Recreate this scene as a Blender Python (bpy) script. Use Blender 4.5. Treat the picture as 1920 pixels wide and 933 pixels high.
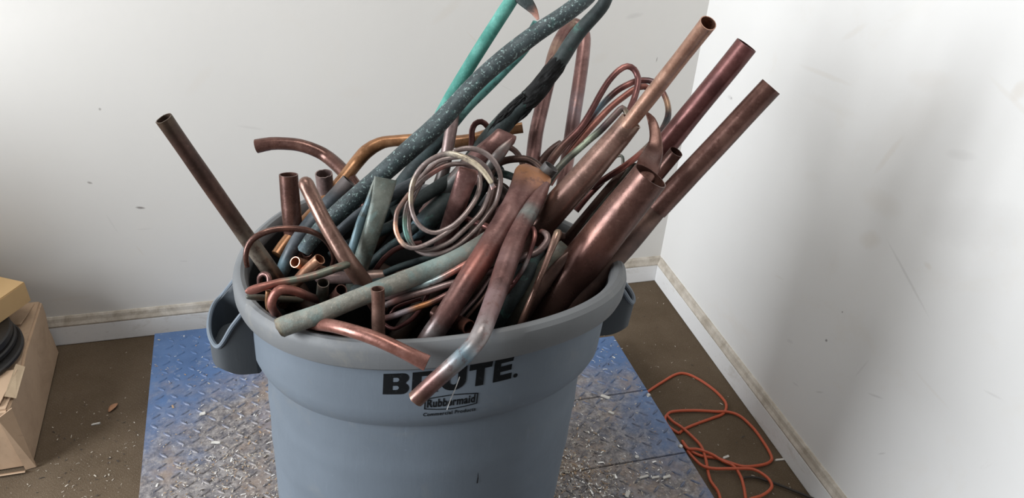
import bpy, bmesh, math, random
from mathutils import Vector, Matrix

for o in list(bpy.data.objects):
    bpy.data.objects.remove(o)
SC = bpy.context.scene
COL = SC.collection
random.seed(7)

# ------------------------------------------------------------------ camera
FPX, PITCH, ROLL, PAN, HC = 1394.26, 0.5630625, 0.0645158, 0.2897129, 1.55441
F = Vector((math.sin(PAN)*math.cos(PITCH), math.cos(PAN)*math.cos(PITCH), -math.sin(PITCH)))
R0 = F.cross(Vector((0, 0, 1))).normalized()
U0 = R0.cross(F)
RR = R0*math.cos(ROLL) + U0*math.sin(ROLL)
UU = -R0*math.sin(ROLL) + U0*math.cos(ROLL)
CAM = Vector((0, 0, HC))
cd = bpy.data.cameras.new('camera')
cam = bpy.data.objects.new('camera', cd)
COL.objects.link(cam)
cd.sensor_width = 36
cd.lens = FPX*36/1920
cd.clip_start = 0.02
M = Matrix((RR, UU, -F)).transposed().to_4x4()
M.translation = CAM
cam.matrix_world = M
SC.camera = cam

# ------------------------------------------------------------------ light
w = bpy.data.worlds.new('world')
SC.world = w
w.use_nodes = True
w.node_tree.nodes['Background'].inputs[0].default_value = (0.97, 0.98, 1.0, 1)
w.node_tree.nodes['Background'].inputs[1].default_value = 0.12

def area(name, loc, target, sx, sy, power, col):
    l = bpy.data.lights.new(name, 'AREA')
    l.shape = 'RECTANGLE'
    l.size = sx
    l.size_y = sy
    l.energy = power
    l.color = col
    o = bpy.data.objects.new(name, l)
    o.location = loc
    o.rotation_euler = (Vector(target)-Vector(loc)).to_track_quat('-Z', 'Y').to_euler()
    COL.objects.link(o)
    return o
area('door_daylight', (-2.6, 0.75, 1.45), (0.3, 1.3, 0.7), 1.35, 1.7, 136, (0.93, 0.965, 1.0))
area('overhead_daylight', (-0.2, 0.9, 3.2), (0.2, 1.3, 0.6), 1.2, 0.7, 27, (1.0, 0.97, 0.92))

SC.view_settings.view_transform = 'Standard'
SC.view_settings.look = 'None'
SC.view_settings.gamma = 1
SC.view_settings.use_curve_mapping = False
SC.view_settings.exposure = 0.0

# ------------------------------------------------------------------ helpers
def P(x, y, d):
    """point on the sight line of photograph pixel x, y at forward distance d"""
    return CAM + d*(F + (x-960)/FPX*RR - (y-466.5)/FPX*UU)
def PZ(x, y, z):
    r = F + (x-960)/FPX*RR - (y-466.5)/FPX*UU
    return CAM + r*((z-HC)/r.z)
def proj(p):
    d = Vector(p)-CAM
    z = d.dot(F)
    return 960+FPX*d.dot(RR)/z, 466.5-FPX*d.dot(UU)/z

def tag(o, label=None, cat=None, group=None, kind=None):
    if label: o['label'] = label
    if cat: o['category'] = cat
    if group: o['group'] = group
    if kind: o['kind'] = kind
    return o
def link(name, me, mat, parent=None, loc=None):
    o = bpy.data.objects.new(name, me)
    COL.objects.link(o)
    if mat is not None and len(me.materials) == 0:
        me.materials.append(mat)
    if loc is not None:
        o.location = loc
    if parent is not None:
        o.parent = parent
    return o
def mesh(name, vs, fs, smooth=True, angle=40):
    me = bpy.data.meshes.new(name)
    me.from_pydata([tuple(v) for v in vs], [], fs)
    me.update()
    bm = bmesh.new()
    bm.from_mesh(me)
    bmesh.ops.recalc_face_normals(bm, faces=bm.faces)
    bm.to_mesh(me)
    bm.free()
    if smooth:
        me.shade_smooth()
        me.set_sharp_from_angle(angle=math.radians(angle))
    return me
def empty(name, loc):
    o = bpy.data.objects.new(name, None)
    COL.objects.link(o)
    o.location = loc
    o.empty_display_size = 0.05
    return o
def boxmesh(name, lo, hi, bev=0.0, seg=2):
    bm = bmesh.new()
    bmesh.ops.create_cube(bm, size=1)
    for v in bm.verts:
        v.co = Vector([lo[i] + (v.co[i]+.5)*(hi[i]-lo[i]) for i in range(3)])
    if bev:
        bmesh.ops.bevel(bm, geom=bm.edges[:], offset=bev, segments=seg, affect='EDGES', clamp_overlap=True)
    me = bpy.data.meshes.new(name)
    bm.to_mesh(me)
    bm.free()
    return me

# ------------------------------------------------------------------ materials
class NT:
    def __init__(s, name):
        s.m = bpy.data.materials.new(name)
        s.m.use_nodes = True
        s.t = s.m.node_tree
        s.b = s.t.nodes['Principled BSDF']
        s.tc = s.t.nodes.new('ShaderNodeTexCoord')
    def n(s, k, **kw):
        x = s.t.nodes.new(k)
        for a, v in kw.items():
            setattr(x, a, v)
        return x
    def l(s, a, b):
        s.t.links.new(a, b)
    def coord(s, rnd=True, scale=(1, 1, 1)):
        mp = s.n('ShaderNodeMapping')
        mp.inputs['Scale'].default_value = scale
        s.l(s.tc.outputs['Object'], mp.inputs['Vector'])
        if rnd:
            oi = s.n('ShaderNodeObjectInfo')
            mu = s.n('ShaderNodeMath', operation='MULTIPLY')
            mu.inputs[1].default_value = 37.0
            s.l(oi.outputs['Random'], mu.inputs[0])
            s.l(mu.outputs[0], mp.inputs['Location'])
        return mp.outputs[0]
    def noise(s, vec, scale, detail=4, rough=.55, dist=0):
        x = s.n('ShaderNodeTexNoise')
        x.inputs['Scale'].default_value = scale
        x.inputs['Detail'].default_value = detail
        x.inputs['Roughness'].default_value = rough
        x.inputs['Distortion'].default_value = dist
        s.l(vec, x.inputs['Vector'])
        return x.outputs['Fac']
    def ramp(s, fac, stops):
        x = s.n('ShaderNodeValToRGB')
        e = x.color_ramp.elements
        while len(e) < len(stops):
            e.new(0.5)
        for i, (p, c) in enumerate(stops):
            e[i].position = p
            e[i].color = (*c, 1) if len(c) == 3 else c
        s.l(fac, x.inputs[0])
        return x.outputs[0]
    def thr(s, fac, lo, hi, amt=1.0):
        x = s.n('ShaderNodeMapRange')
        x.inputs['From Min'].default_value = lo
        x.inputs['From Max'].default_value = hi
        x.inputs['To Max'].default_value = amt
        s.l(fac, x.inputs['Value'])
        return x.outputs[0]
    def mix(s, fac, a, b):
        x = s.n('ShaderNodeMix', data_type='RGBA')
        if isinstance(fac, float): x.inputs[0].default_value = fac
        else: s.l(fac, x.inputs[0])
        for i, v in ((6, a), (7, b)):
            if isinstance(v, tuple): x.inputs[i].default_value = (*v[:3], 1)
            else: s.l(v, x.inputs[i])
        return x.outputs[2]
    def math(s, op, a, b=None):
        x = s.n('ShaderNodeMath', operation=op)
        for i, v in enumerate((a, b)):
            if v is None: continue
            if isinstance(v, (int, float)): x.inputs[i].default_value = v
            else: s.l(v, x.inputs[i])
        return x.outputs[0]
    def bump(s, h, strength, dist=.002):
        x = s.n('ShaderNodeBump')
        x.inputs['Strength'].default_value = strength
        x.inputs['Distance'].default_value = dist
        s.l(h, x.inputs['Height'])
        s.l(x.outputs[0], s.b.inputs['Normal'])
    def set(s, color=None, rough=None, metal=None, spec=None):
        for k, v in (('Base Color', color), ('Roughness', rough), ('Metallic', metal), ('Specular IOR Level', spec)):
            if v is None: continue
            if isinstance(v, tuple): s.b.inputs[k].default_value = (*v, 1)
            elif isinstance(v, (int, float)): s.b.inputs[k].default_value = v
            else: s.l(v, s.b.inputs[k])

def metalmat(name, c1, c2, c3, patina=None, pth=(.55, .7), pamt=.8, metal=.55, rough=.38, speck=None, sth=(.62, .66), bump=.15, scale=1.0):
    k = NT(name)
    v = k.coord()
    n1 = k.noise(v, 22*scale, 6, .6, .4)
    col = k.ramp(n1, [(.3, c1), (.5, c2), (.7, c3)])
    n3 = k.noise(v, 240, 3, .6)
    col = k.mix(k.thr(n3, .58, .75, .22), col, tuple(min(1, x*2.1+.02) for x in c3))
    col = k.mix(k.thr(n3, .42, .25, .32), col, tuple(x*.4 for x in c1))
    if patina:
        n2 = k.noise(v, 30*scale, 8, .7, .8)
        col = k.mix(k.thr(n2, pth[0], pth[1], pamt), col, patina)
    if speck:
        n4 = k.noise(v, 190, 5, .75)
        col = k.mix(k.thr(n4, sth[0], sth[1], .85), col, speck)
    at = k.n('ShaderNodeAttribute', attribute_name='tint')
    al = k.math('MULTIPLY', at.outputs['Alpha'], k.thr(k.noise(v, 60, 5, .7), .3, .5))
    col = k.mix(al, col, at.outputs['Color'])
    k.set(color=col, metal=metal)
    k.set(rough=k.thr(k.noise(v, 45, 5, .6), .2, .9, 1))
    rr = k.n('ShaderNodeMapRange')
    rr.inputs['From Min'].default_value = .25
    rr.inputs['From Max'].default_value = .75
    rr.inputs['To Min'].default_value = rough-.09
    rr.inputs['To Max'].default_value = rough+.14
    k.l(k.noise(v, 60, 6, .65), rr.inputs['Value'])
    k.l(rr.outputs[0], k.b.inputs['Roughness'])
    h = k.math('ADD', k.noise(v, 90, 6, .65), k.math('MULTIPLY', k.noise(v, 400, 3, .6), .35))
    k.bump(h, bump, .0015)
    return k.m

MT = {}
MT['brown'] = metalmat('copper_brown', (.07, .032, .025), (.12, .057, .045), (.18, .095, .074), rough=.28)
MT['darkbrown'] = metalmat('copper_dark_brown', (.05, .03, .024), (.085, .047, .038), (.13, .075, .058), rough=.42)
MT['rose'] = metalmat('copper_rose', (.14, .078, .06), (.22, .125, .098), (.33, .20, .16), rough=.28)
MT['maroon'] = metalmat('copper_maroon', (.085, .032, .03), (.135, .052, .048), (.19, .08, .073), rough=.33)
MT['red'] = metalmat('copper_red', (.19, .07, .055), (.28, .11, .085), (.38, .17, .14), rough=.42)
MT['russet'] = metalmat('copper_russet', (.17, .07, .055), (.26, .115, .09), (.36, .18, .15), rough=.3)
MT['bright'] = metalmat('copper_bright', (.55, .27, .16), (.72, .38, .24), (.85, .52, .36), metal=.8, rough=.3, bump=.12)
MT['peach'] = metalmat('copper_peach', (.36, .20, .145), (.52, .30, .22), (.68, .43, .33), metal=.8, rough=.3, bump=.12)
MT['orange'] = metalmat('copper_orange', (.18, .085, .04), (.28, .135, .062), (.38, .20, .10), rough=.32)
MT['greybrown'] = metalmat('copper_grey_brown', (.13, .09, .085), (.22, .155, .145), (.33, .25, .24), rough=.36)
MT['mauve'] = metalmat('copper_mauve', (.095, .046, .042), (.17, .086, .077), (.27, .155, .14), rough=.36)
MT['slate'] = metalmat('slate_pipe', (.03, .038, .045), (.055, .066, .078), (.10, .115, .13), patina=(.08, .18, .175), pth=(.6, .8), pamt=.5, metal=.2, rough=.45)
MT['darkgreen'] = metalmat('dark_green_pipe', (.014, .019, .02), (.028, .04, .04), (.055, .07, .07), patina=(.08, .22, .18), pth=(.55, .68), pamt=.6, metal=.15, rough=.55, bump=.5)
MT['specked'] = metalmat('specked_green_pipe', (.025, .035, .038), (.042, .058, .063), (.075, .10, .105), patina=(.08, .21, .195), pth=(.56, .72), pamt=.45, metal=.15, rough=.5, speck=(.40, .56, .54), sth=(.57, .64), bump=.6)
MT['teal'] = metalmat('verdigris', (.03, .16, .13), (.055, .235, .195), (.13, .37, .32), patina=(.06, .16, .15), pth=(.62, .75), pamt=.6, metal=.0, rough=.7, bump=.5)
MT['darkteal'] = metalmat('dark_teal', (.010, .016, .018), (.02, .033, .036), (.04, .07, .07), patina=(.15, .38, .36), pth=(.62, .72), pamt=.6, metal=.1, rough=.6, bump=.6)
MT['greygreen'] = metalmat('grey_green_pipe', (.13, .135, .115), (.22, .22, .19), (.36, .35, .30), patina=(.17, .28, .275), pth=(.5, .64), pamt=.55, metal=.1, rough=.6, speck=(.46, .43, .33), sth=(.6, .7), bump=.7)
MT['sage'] = metalmat('sage_pipe', (.08, .09, .078), (.13, .145, .125), (.21, .23, .205), patina=(.2, .33, .32), pth=(.5, .68), pamt=.5, metal=.25, rough=.42)
MT['olive'] = metalmat('olive_pipe', (.055, .05, .04), (.095, .088, .068), (.14, .13, .10), patina=(.08, .11, .10), pth=(.5, .65), metal=.35, rough=.45)
MT['wire'] = metalmat('silver_brown_wire', (.14, .105, .095), (.235, .18, .165), (.36, .295, .28), rough=.34, metal=.4, bump=.15)
MT['charcoal'] = metalmat('charred_insulation', (.006, .006, .007), (.012, .012, .013), (.03, .032, .033), metal=0, rough=.8, bump=1.0)
MT['inside'] = metalmat('shaded_copper', (.02, .013, .01), (.04, .024, .018), (.06, .035, .025), rough=.6)  # copper with the gloom deep in the bin put into its colour

# scatter of marks on a painted wall ------------------------------------------------
def wallmat(name, base, marks, ax, stains=.25, warm=(.72, .66, .57)):
    k = NT(name)
    k.l(k.tc.outputs['Object'], k.n('ShaderNodeSeparateXYZ').inputs[0])
    sep = [n for n in k.t.nodes if n.bl_idname == 'ShaderNodeSeparateXYZ'][0]
    a, z = sep.outputs[ax], sep.outputs[2]
    v = k.coord(False)
    col = k.ramp(k.noise(v, 1.6, 6, .6), [(.3, tuple(x*.955 for x in base)), (.7, base)])
    n = k.noise(v, 3.2, 9, .68, .6)
    col = k.mix(k.thr(n, .56, .78, stains), col, warm)
    n = k.noise(v, 11, 9, .75, 1.2)
    col = k.mix(k.thr(n, .66, .8, .35), col, (.52, .49, .45))
    n = k.noise(v, 60, 4, .6, .3)
    col = k.mix(k.thr(n, .765, .80, .5), col, (.25, .23, .21))
    wob = k.math('MULTIPLY', k.math('SUBTRACT', k.noise(v, 35, 5, .7), .5), .9)
    for (ca, cz, ang, ln, wd, amt, c) in marks:
        da = k.math('SUBTRACT', a, ca)
        dz = k.math('SUBTRACT', z, cz)
        cs, sn = math.cos(ang), math.sin(ang)
        u = k.math('ADD', k.math('MULTIPLY', da, cs/ln), k.math('MULTIPLY', dz, sn/ln))
        t = k.math('ADD', k.math('MULTIPLY', da, -sn/wd), k.math('MULTIPLY', dz, cs/wd))
        t = k.math('ADD', t, wob)
        d = k.math('ADD', k.math('MULTIPLY', u, u), k.math('MULTIPLY', t, t))
        col = k.mix(k.thr(d, 1.0, .1, amt), col, c)
    k.set(color=col, rough=.55, spec=.35)
    k.bump(k.noise(v, 45, 5, .6), .12, .002)
    return k.m
GR, TN, DK = (.33, .31, .30), (.60, .52, .42), (.12, .10, .09)
def wy(x, y):
    r = F + (x-960)/FPX*RR - (y-466.5)/FPX*UU
    p = CAM + r*(2.064/r.y)
    return p.x, p.z
def wx(x, y):
    r = F + (x-960)/FPX*RR - (y-466.5)/FPX*UU
    p = CAM + r*(1.184/r.x)
    return p.y, p.z
mb = []
for (x, y, ang, ln, wd, amt, c) in [(263, 390, -.2, .018, .006, .9, DK), (168, 343, -.4, .010, .005, .7, DK), (187, 205, 0, .005, .006, .6, DK), (262, 470, -1.2, .03, .004, .4, TN),
        (345, 490, -.1, .02, .003, .35, GR), (470, 240, -.2, .05, .006, .25, GR), (890, 75, -.8, .05, .004, .45, TN), (375, 150, .8, .08, .02, .16, TN), (1125, 110, .3, .04, .02, .2, TN),
        (1190, 30, .2, .04, .012, .35, GR), (1232, 112, 1.5, .012, .002, .9, DK), (950, 165, -.5, .04, .003, .25, GR), (660, 175, 0, .06, .03, .10, TN), (130, 560, 0, .10, .012, .25, TN),
        (840, 20, .7, .08, .02, .25, TN), (210, 420, -1.3, .05, .004, .2, GR), (270, 430, 0, .03, .004, .25, GR)]:
    ca, cz = wy(x, y)
    mb.append((ca, cz, ang, ln*.8, wd*.8, amt*(.55 if c != DK else .8), c))
mr = []
for (x, y, ang, ln, wd, amt, c) in [(1368, 183, .1, .022, .009, .55, GR), (1370, 184, 1.4, .006, .004, .6, DK), (1545, 140, .1, .14, .010, .35, TN), (1630, 450, .6, .05, .03, .5, TN), (1650, 380, .2, .09, .04, .3, TN),
        (1665, 290, 1.2, .08, .012, .4, TN), (1700, 520, -.45, .13, .005, .5, GR), (1738, 498, 0, .016, .010, .5, TN), (1548, 638, 1.0, .007, .005, .9, DK), (1578, 585, 1.0, .004, .003, .9, DK),
        (1535, 735, .7, .022, .004, .6, GR), (1640, 742, .5, .035, .004, .6, GR), (1652, 850, .9, .02, .003, .6, GR), (1615, 690, 1.3, .05, .004, .3, GR), (1480, 640, .4, .02, .008, .3, GR),
        (1745, 730, -.1, .08, .006, .25, TN), (1800, 290, .3, .05, .015, .25, GR), (1910, 170, 1.3, .03, .02, .6, TN), (1900, 190, -.3, .10, .008, .3, TN), (1600, 60, .7, .06, .012, .3, TN),
        (1740, 150, .3, .08, .03, .22, TN), (1860, 740, .3, .03, .004, .35, GR), (1345, 860, .9, .02, .003, .4, GR), (1560, 200, .1, .16, .02, .12, TN), (1520, 330, .4, .05, .02, .12, TN),
        (1820, 420, .5, .18, .07, .18, GR), (1710, 230, .9, .2, .08, .14, TN), (1460, 520, .3, .03, .006, .3, TN), (1490, 720, .3, .02, .004, .4, GR)]:
    ca, cz = wx(x, y)
    mr.append((ca, cz, -ang, ln*.8, wd*.8, amt*(.45 if c != DK else .8), c))
MT['wall_back'] = wallmat('painted_wall_back', (.69, .672, .64), mb, 0, .16)
MT['wall_right'] = wallmat('painted_wall_right', (.80, .795, .78), mr, 1, .38)

def dirty(name, base, dirt, lo, hi, amt, scale=14, rough=.5, bumps=.2, stretch=(1, 1, 1)):
    k = NT(name)
    v = k.coord(False, stretch)
    n = k.noise(v, scale, 9, .72, .5)
    col = k.mix(k.thr(n, lo, hi, amt), base, dirt)
    n2 = k.noise(v, scale*7, 6, .7)
    col = k.mix(k.thr(n2, .6, .75, .4), col, tuple(x*.45 for x in dirt))
    k.set(color=col, rough=rough)
    k.bump(n2, bumps, .002)
    return k.m
MT['base_white'] = dirty('baseboard_paint', (.80, .80, .80), (.45, .40, .33), .56, .75, .6, 9, stretch=(1, 1, 2))
MT['base_cap'] = dirty('baseboard_cap', (.60, .55, .48), (.30, .25, .19), .4, .65, .75, 20)

k = NT('brown_carpet')
v = k.coord(False)
col = k.ramp(k.noise(v, 3.5, 8, .65), [(.3, (.085, .060, .038)), (.6, (.125, .092, .062)), (.8, (.165, .128, .092))])
wv = k.n('ShaderNodeTexWave', wave_type='BANDS', bands_direction='DIAGONAL')
wv.inputs['Scale'].default_value = 60
wv.inputs['Distortion'].default_value = 3
wv.inputs['Detail'].default_value = 3
wv.inputs['Detail Scale'].default_value = 3
k.l(v, wv.inputs['Vector'])
col = k.mix(k.math('MULTIPLY', wv.outputs['Fac'], .04), col, (.30, .24, .18))
col = k.mix(k.thr(k.noise(v, 420, 2, .6), .58, .75, .6), col, (.36, .31, .25))
col = k.mix(k.thr(k.noise(v, 26, 5, .7), .66, .78, .6), col, (.05, .035, .025))
k.set(color=col, rough=.95, spec=.1)
k.bump(k.noise(v, 350, 3, .7), .6, .003)
MT['carpet'] = k.m

k = NT('blue_deck_paint')
v = k.coord(False)
geo = k.n('ShaderNodeNewGeometry')
sp = k.n('ShaderNodeSeparateXYZ')
k.l(geo.outputs['Position'], sp.inputs[0])
n = k.noise(v, 5, 8, .62, .3)
blue = k.ramp(k.noise(v, 9, 6, .6), [(.3, (.065, .125, .265)), (.7, (.11, .195, .38))])
blue = k.mix(k.thr(k.noise(v, 45, 8, .7), .58, .72, .55), blue, (.42, .46, .52))
# dirt gathers around the bin and fades toward the edges of the deck (radial distance from the bin's foot)
dx = k.math('SUBTRACT', sp.outputs[0], .10)
dy = k.math('SUBTRACT', sp.outputs[1], 1.12)
r = k.math('SQRT', k.math('ADD', k.math('MULTIPLY', dx, k.math('MULTIPLY', dx, .66)), k.math('MULTIPLY', k.math('MULTIPLY', dy, dy), .9)))
m = k.math('ADD', k.math('SUBTRACT', .80, r), k.math('MULTIPLY', k.math('SUBTRACT', n, .5), 1.0))
dirt = k.ramp(k.noise(v, 70, 7, .75), [(.36, (.07, .055, .045)), (.5, (.22, .19, .165)), (.64, (.42, .38, .34))])
rust = k.mix(k.thr(k.noise(v, 11, 6, .6), .5, .66, .55), dirt, (.36, .25, .16))
col = k.mix(k.thr(m, -.02, .30, .86), blue, rust)
k.set(color=col, rough=.5, metal=.1)
k.bump(k.noise(v, 120, 6, .7), .3, .002)
MT['deck'] = k.m
k = NT('worn_tread')
v = k.coord(False)
k.set(color=k.ramp(k.noise(v, 60, 5, .7), [(.3, (.05, .06, .08)), (.55, (.10, .14, .22)), (.75, (.26, .27, .29))]), rough=.45, metal=.35)
MT['tread'] = k.m
MT['deckside'] = dirty('deck_side', (.05, .06, .08), (.12, .08, .05), .45, .6, .8)

def plastic(name, c, dirt, damt, rough):
    k = NT(name)
    v = k.coord(False)
    sv = k.coord(False, (1, 1, .12))
    col = k.ramp(k.noise(v, 4, 5, .6), [(.3, tuple(x*.88 for x in c)), (.7, tuple(x*1.08 for x in c))])
    col = k.mix(k.thr(k.noise(sv, 70, 6, .7), .62, .8, .28), col, tuple(min(1, x*1.9) for x in c))
    col = k.mix(k.thr(k.noise(v, 9, 9, .7, .6), .56, .74, damt), col, dirt)
    col = k.mix(k.thr(k.noise(v, 75, 5, .7), .68, .74, .4), col, tuple(min(1, x*2.2) for x in c))
    k.set(color=col, rough=k.thr(k.noise(v, 20, 6, .6), -1.2 if rough > .4 else -.6, 1.6, 1.0), spec=.45)
    k.bump(k.math('ADD', k.noise(v, 55, 6, .7), k.noise(sv, 90, 4, .7)), .14, .0015)
    return k.m
MT['bin'] = plastic('grey_plastic', (.14, .170, .205), (.21, .215, .21), .35, .45)
MT['rim'] = plastic('scuffed_grey_plastic', (.150, .158, .165), (.24, .23, .20), .7, .5)
MT['inner_shade'] = plastic('shaded_grimy_wall', (.016, .017, .018), (.03, .028, .025), .4, .6)  # soiled inner wall, its colour darkened to carry the bin's inside shade
MT['handle'] = plastic('dark_grey_plastic', (.065, .075, .085), (.10, .10, .10), .2, .45)
k = NT('black_print')
v = k.coord(False)
k.set(color=k.mix(k.thr(k.noise(v, 140, 6, .75), .60, .72, .6), (.005, .006, .007), (.07, .08, .09)), rough=.75, spec=.15)
MT['print'] = k.m
MT['card'] = dirty('cardboard', (.47, .33, .22), (.30, .20, .13), .5, .75, .6, 7, .8)
MT['tape'] = dirty('packing_tape', (.55, .42, .28), (.36, .25, .16), .5, .75, .5, 9, .35)
MT['kraft'] = dirty('kraft_box', (.55, .36, .17), (.42, .26, .12), .5, .8, .5, 5, .7)
MT['black'] = dirty('black_plastic', (.014, .013, .013), (.04, .035, .03), .5, .8, .5, 20, .4)
MT['cordo'] = dirty('orange_cord', (.50, .095, .04), (.30, .07, .035), .55, .75, .5, 40, .45)
MT['cordb'] = dirty('black_cord', (.03, .024, .02), (.07, .05, .04), .5, .8, .5, 40, .6)
MT['leaf'] = dirty('dry_leaf', (.42, .22, .12), (.25, .12, .07), .4, .7, .7, 60, .8)
MT['chip'] = dirty('white_chip', (.62, .60, .56), (.4, .36, .3), .5, .8, .5, 60, .6)
def flat(name, c, metal, rough):
    k = NT(name)
    k.set(color=c, metal=metal, rough=rough)
    return k.m
MT['shav_silver'] = flat('silver_shaving', (.88, .87, .85), .5, .3)
MT['shav_white'] = flat('pale_shaving', (.50, .45, .38), 0, .7)
MT['shav_tan'] = flat('tan_shaving', (.42, .29, .18), .2, .6)
MT['shav_dark'] = flat('dark_shaving', (.05, .04, .035), .2, .6)
MT['steel'] = flat('steel', (.5, .5, .5), .9, .35)

# ------------------------------------------------------------------ room
def st(o): return tag(o, kind='structure')
st(link('floor', boxmesh('floor', (-2.2, -.6, -.05), (1.30, 2.18, 0)), MT['carpet']))
st(link('wall_back', boxmesh('wall_back', (-2.2, 2.066, 0), (1.30, 2.18, 2.6)), MT['wall_back']))
st(link('added_shade_block', boxmesh('added_shade_block', (-1.44, 1.42, 0), (-1.36, 2.066, .86)), MT['wall_back']))  # added out of view to shade the lower left of the back wall
st(link('wall_right', boxmesh('wall_right', (1.186, -.6, 0), (1.30, 2.066, 2.6)), MT['wall_right']))
def baseboard(name, pts, a, b, capname):
    # pts profile (out, z), swept from a to b; out = unit vector into the room
    def sweep(nm, prof, mat, par):
        va, vb, out = Vector(a[0]), Vector(a[1]), Vector(b)
        vs = [va + out*p + Vector((0, 0, z)) for p, z in prof] + [vb + out*p + Vector((0, 0, z)) for p, z in prof]
        n = len(prof)
        fs = [(i, (i+1) % n, n+(i+1) % n, n+i) for i in range(n)] + [tuple(range(n)), tuple(range(2*n-1, n-1, -1))]
        return link(nm, mesh(nm, vs, fs, False), mat, par)
    o = sweep(name, [(0, 0.0005), (.010, 0.0005), (.012, .004), (.012, .068), (.010, .071), (0, .071)], MT['base_white'], None)
    st(o)
    sweep('baseboard_cap', [(0, .071), (.0125, .071), (.013, .076), (.009, .086), (.007, .098), (.004, .104), (0, .104)], MT['base_cap'], o)
baseboard('baseboard_back', None, ((-2.2, 2.066, 0), (1.186, 2.066, 0)), (0, -1, 0), '')
baseboard('baseboard_right', None, ((1.186, 2.053, 0), (1.186, -.6, 0)), (-1, 0, 0), '')

# ------------------------------------------------------------------ blue deck platform
PLZ = .05
plat = empty('scale_platform', (.2, 1.3, 0))
tag(plat, 'low blue-painted steel tread platform under the grey bin, strewn with metal shavings', 'platform')
def prism(name, poly, z0, z1, mat, parent, inset=.002):
    bm = bmesh.new()
    vs = [bm.verts.new((x, y, z1)) for x, y in poly]
    f = bm.faces.new(vs)
    ex = bmesh.ops.extrude_face_region(bm, geom=[f])
    for e in ex['geom']:
        if isinstance(e, bmesh.types.BMVert):
            e.co.z = z0
    bmesh.ops.recalc_face_normals(bm, faces=bm.faces)
    bmesh.ops.bevel(bm, geom=[e for e in bm.edges if all(abs(v.co.z-z1) < 1e-6 for v in e.verts)], offset=inset, segments=2, affect='EDGES')
    me = bpy.data.meshes.new(name)
    bm.to_mesh(me)
    bm.free()
    o = link(name, me, mat)
    o.parent = parent
    o.location = -parent.location
    return o
prism('deck_plate', [(-.535, 2.0), (-.463, 1.0), (-.43, .45), (.158, .45), (.158, 2.0)], .012, PLZ, MT['deck'], plat)
ys = [.45, .72, .967, 1.215, 1.4635, 1.722]
for i in range(5):
    g = .0012
    xr = lambda y: .874+(1.722-y)*.026
    prism('deck_panel', [(.160, ys[i]+g), (xr(ys[i]), ys[i]+g), (xr(ys[i+1]), ys[i+1]-g), (.160, ys[i+1]-g)], .012, PLZ, MT['deck'], plat, .0015)
prism('deck_frame', [(-.515, 1.98), (-.445, 1.0), (-.41, .47), (.15, .47), (.85, .47), (.85, 1.70), (.15, 1.70), (.15, 1.98)], .001, .0118, MT['deckside'], plat, .001)
# raised diamond treads
def tread_mesh():
    L, W, H = .0150, .0042, .0030
    n = 8
    top, bot = [], []
    for i in range(n):
        a = 2*math.pi*i/n
        bot.append((L*math.cos(a)*(1 if i % 4 else 1.0), W*math.sin(a), 0))
        top.append((L*.72*math.cos(a), W*.45*math.sin(a), H))
    fs = [tuple(range(n, 2*n))] + [(i, (i+1) % n, n+(i+1) % n, n+i) for i in range(n)]
    return mesh('tread_bar', bot+top, fs, False)
tm = tread_mesh()
tm.materials.append(MT['deck'])
hid_v, hid_f = [], []
cnt = 0
sp_ = .0365
for i in range(-20, 36):
    for j in range(0, 44):
        x, y = -.01+i*sp_, .46+j*sp_
        if x < -.515+(2.0-y)*.07 or x > .862+(1.722-y)*.026: continue
        if y > (1.985 if x < .145 else 1.705): continue
        if abs(x-.159) < .016: continue
        if x > .16 and min(abs(y-q) for q in ys) < .013: continue
        if (x-.135)**2+(y-1.07)**2 < .29**2: continue
        ang = math.radians(38 if (i+j) % 2 else -42)
        px, py = proj((x, y, PLZ))
        vis = 0 < px < 1920 and 560 < py < 933 and not (405 < px < 1120 and py < 640) and not (535 < px < 1030)
        # skip what stands hidden right behind the bin
        if vis and cnt < 300:
            cnt += 1
            o = link('tread_bar', tm, None)
            o.parent = plat
            o.location = Vector((x, y, PLZ-.0002))-plat.location
            o.rotation_euler = (0, 0, ang)
        else:
            b = len(hid_v)
            c, s_ = math.cos(ang), math.sin(ang)
            for v in tm.vertices:
                hid_v.append((x+v.co.x*c-v.co.y*s_, y+v.co.x*s_+v.co.y*c, PLZ-.0002+v.co.z))
            for p in tm.polygons:
                hid_f.append(tuple(b+q for q in p.vertices))
o = link('tread_bars', mesh('tread_bars', hid_v, hid_f, False), MT['deck'])
o.parent = plat
o.location = -plat.location
tag(o, kind='stuff')
for (x, y) in ((1216, 740), (1276, 836), (1194, 856)):
    bm = bmesh.new()
    bmesh.ops.create_cone(bm, cap_ends=True, segments=16, radius1=.0075, radius2=.006, depth=.003)
    r2 = bmesh.ops.inset_region(bm, faces=[f for f in bm.faces if f.normal.z > .9], thickness=.003)
    for f in bm.faces:
        if f.normal.z > .9 and len(f.verts) == 16:
            for v in f.verts: v.co.z -= .0015
    me = bpy.data.meshes.new('screw')
    bm.to_mesh(me)
    bm.free()
    link('screw', me, MT['steel'], plat, PZ(x, y, PLZ+.001)-plat.location)

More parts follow.
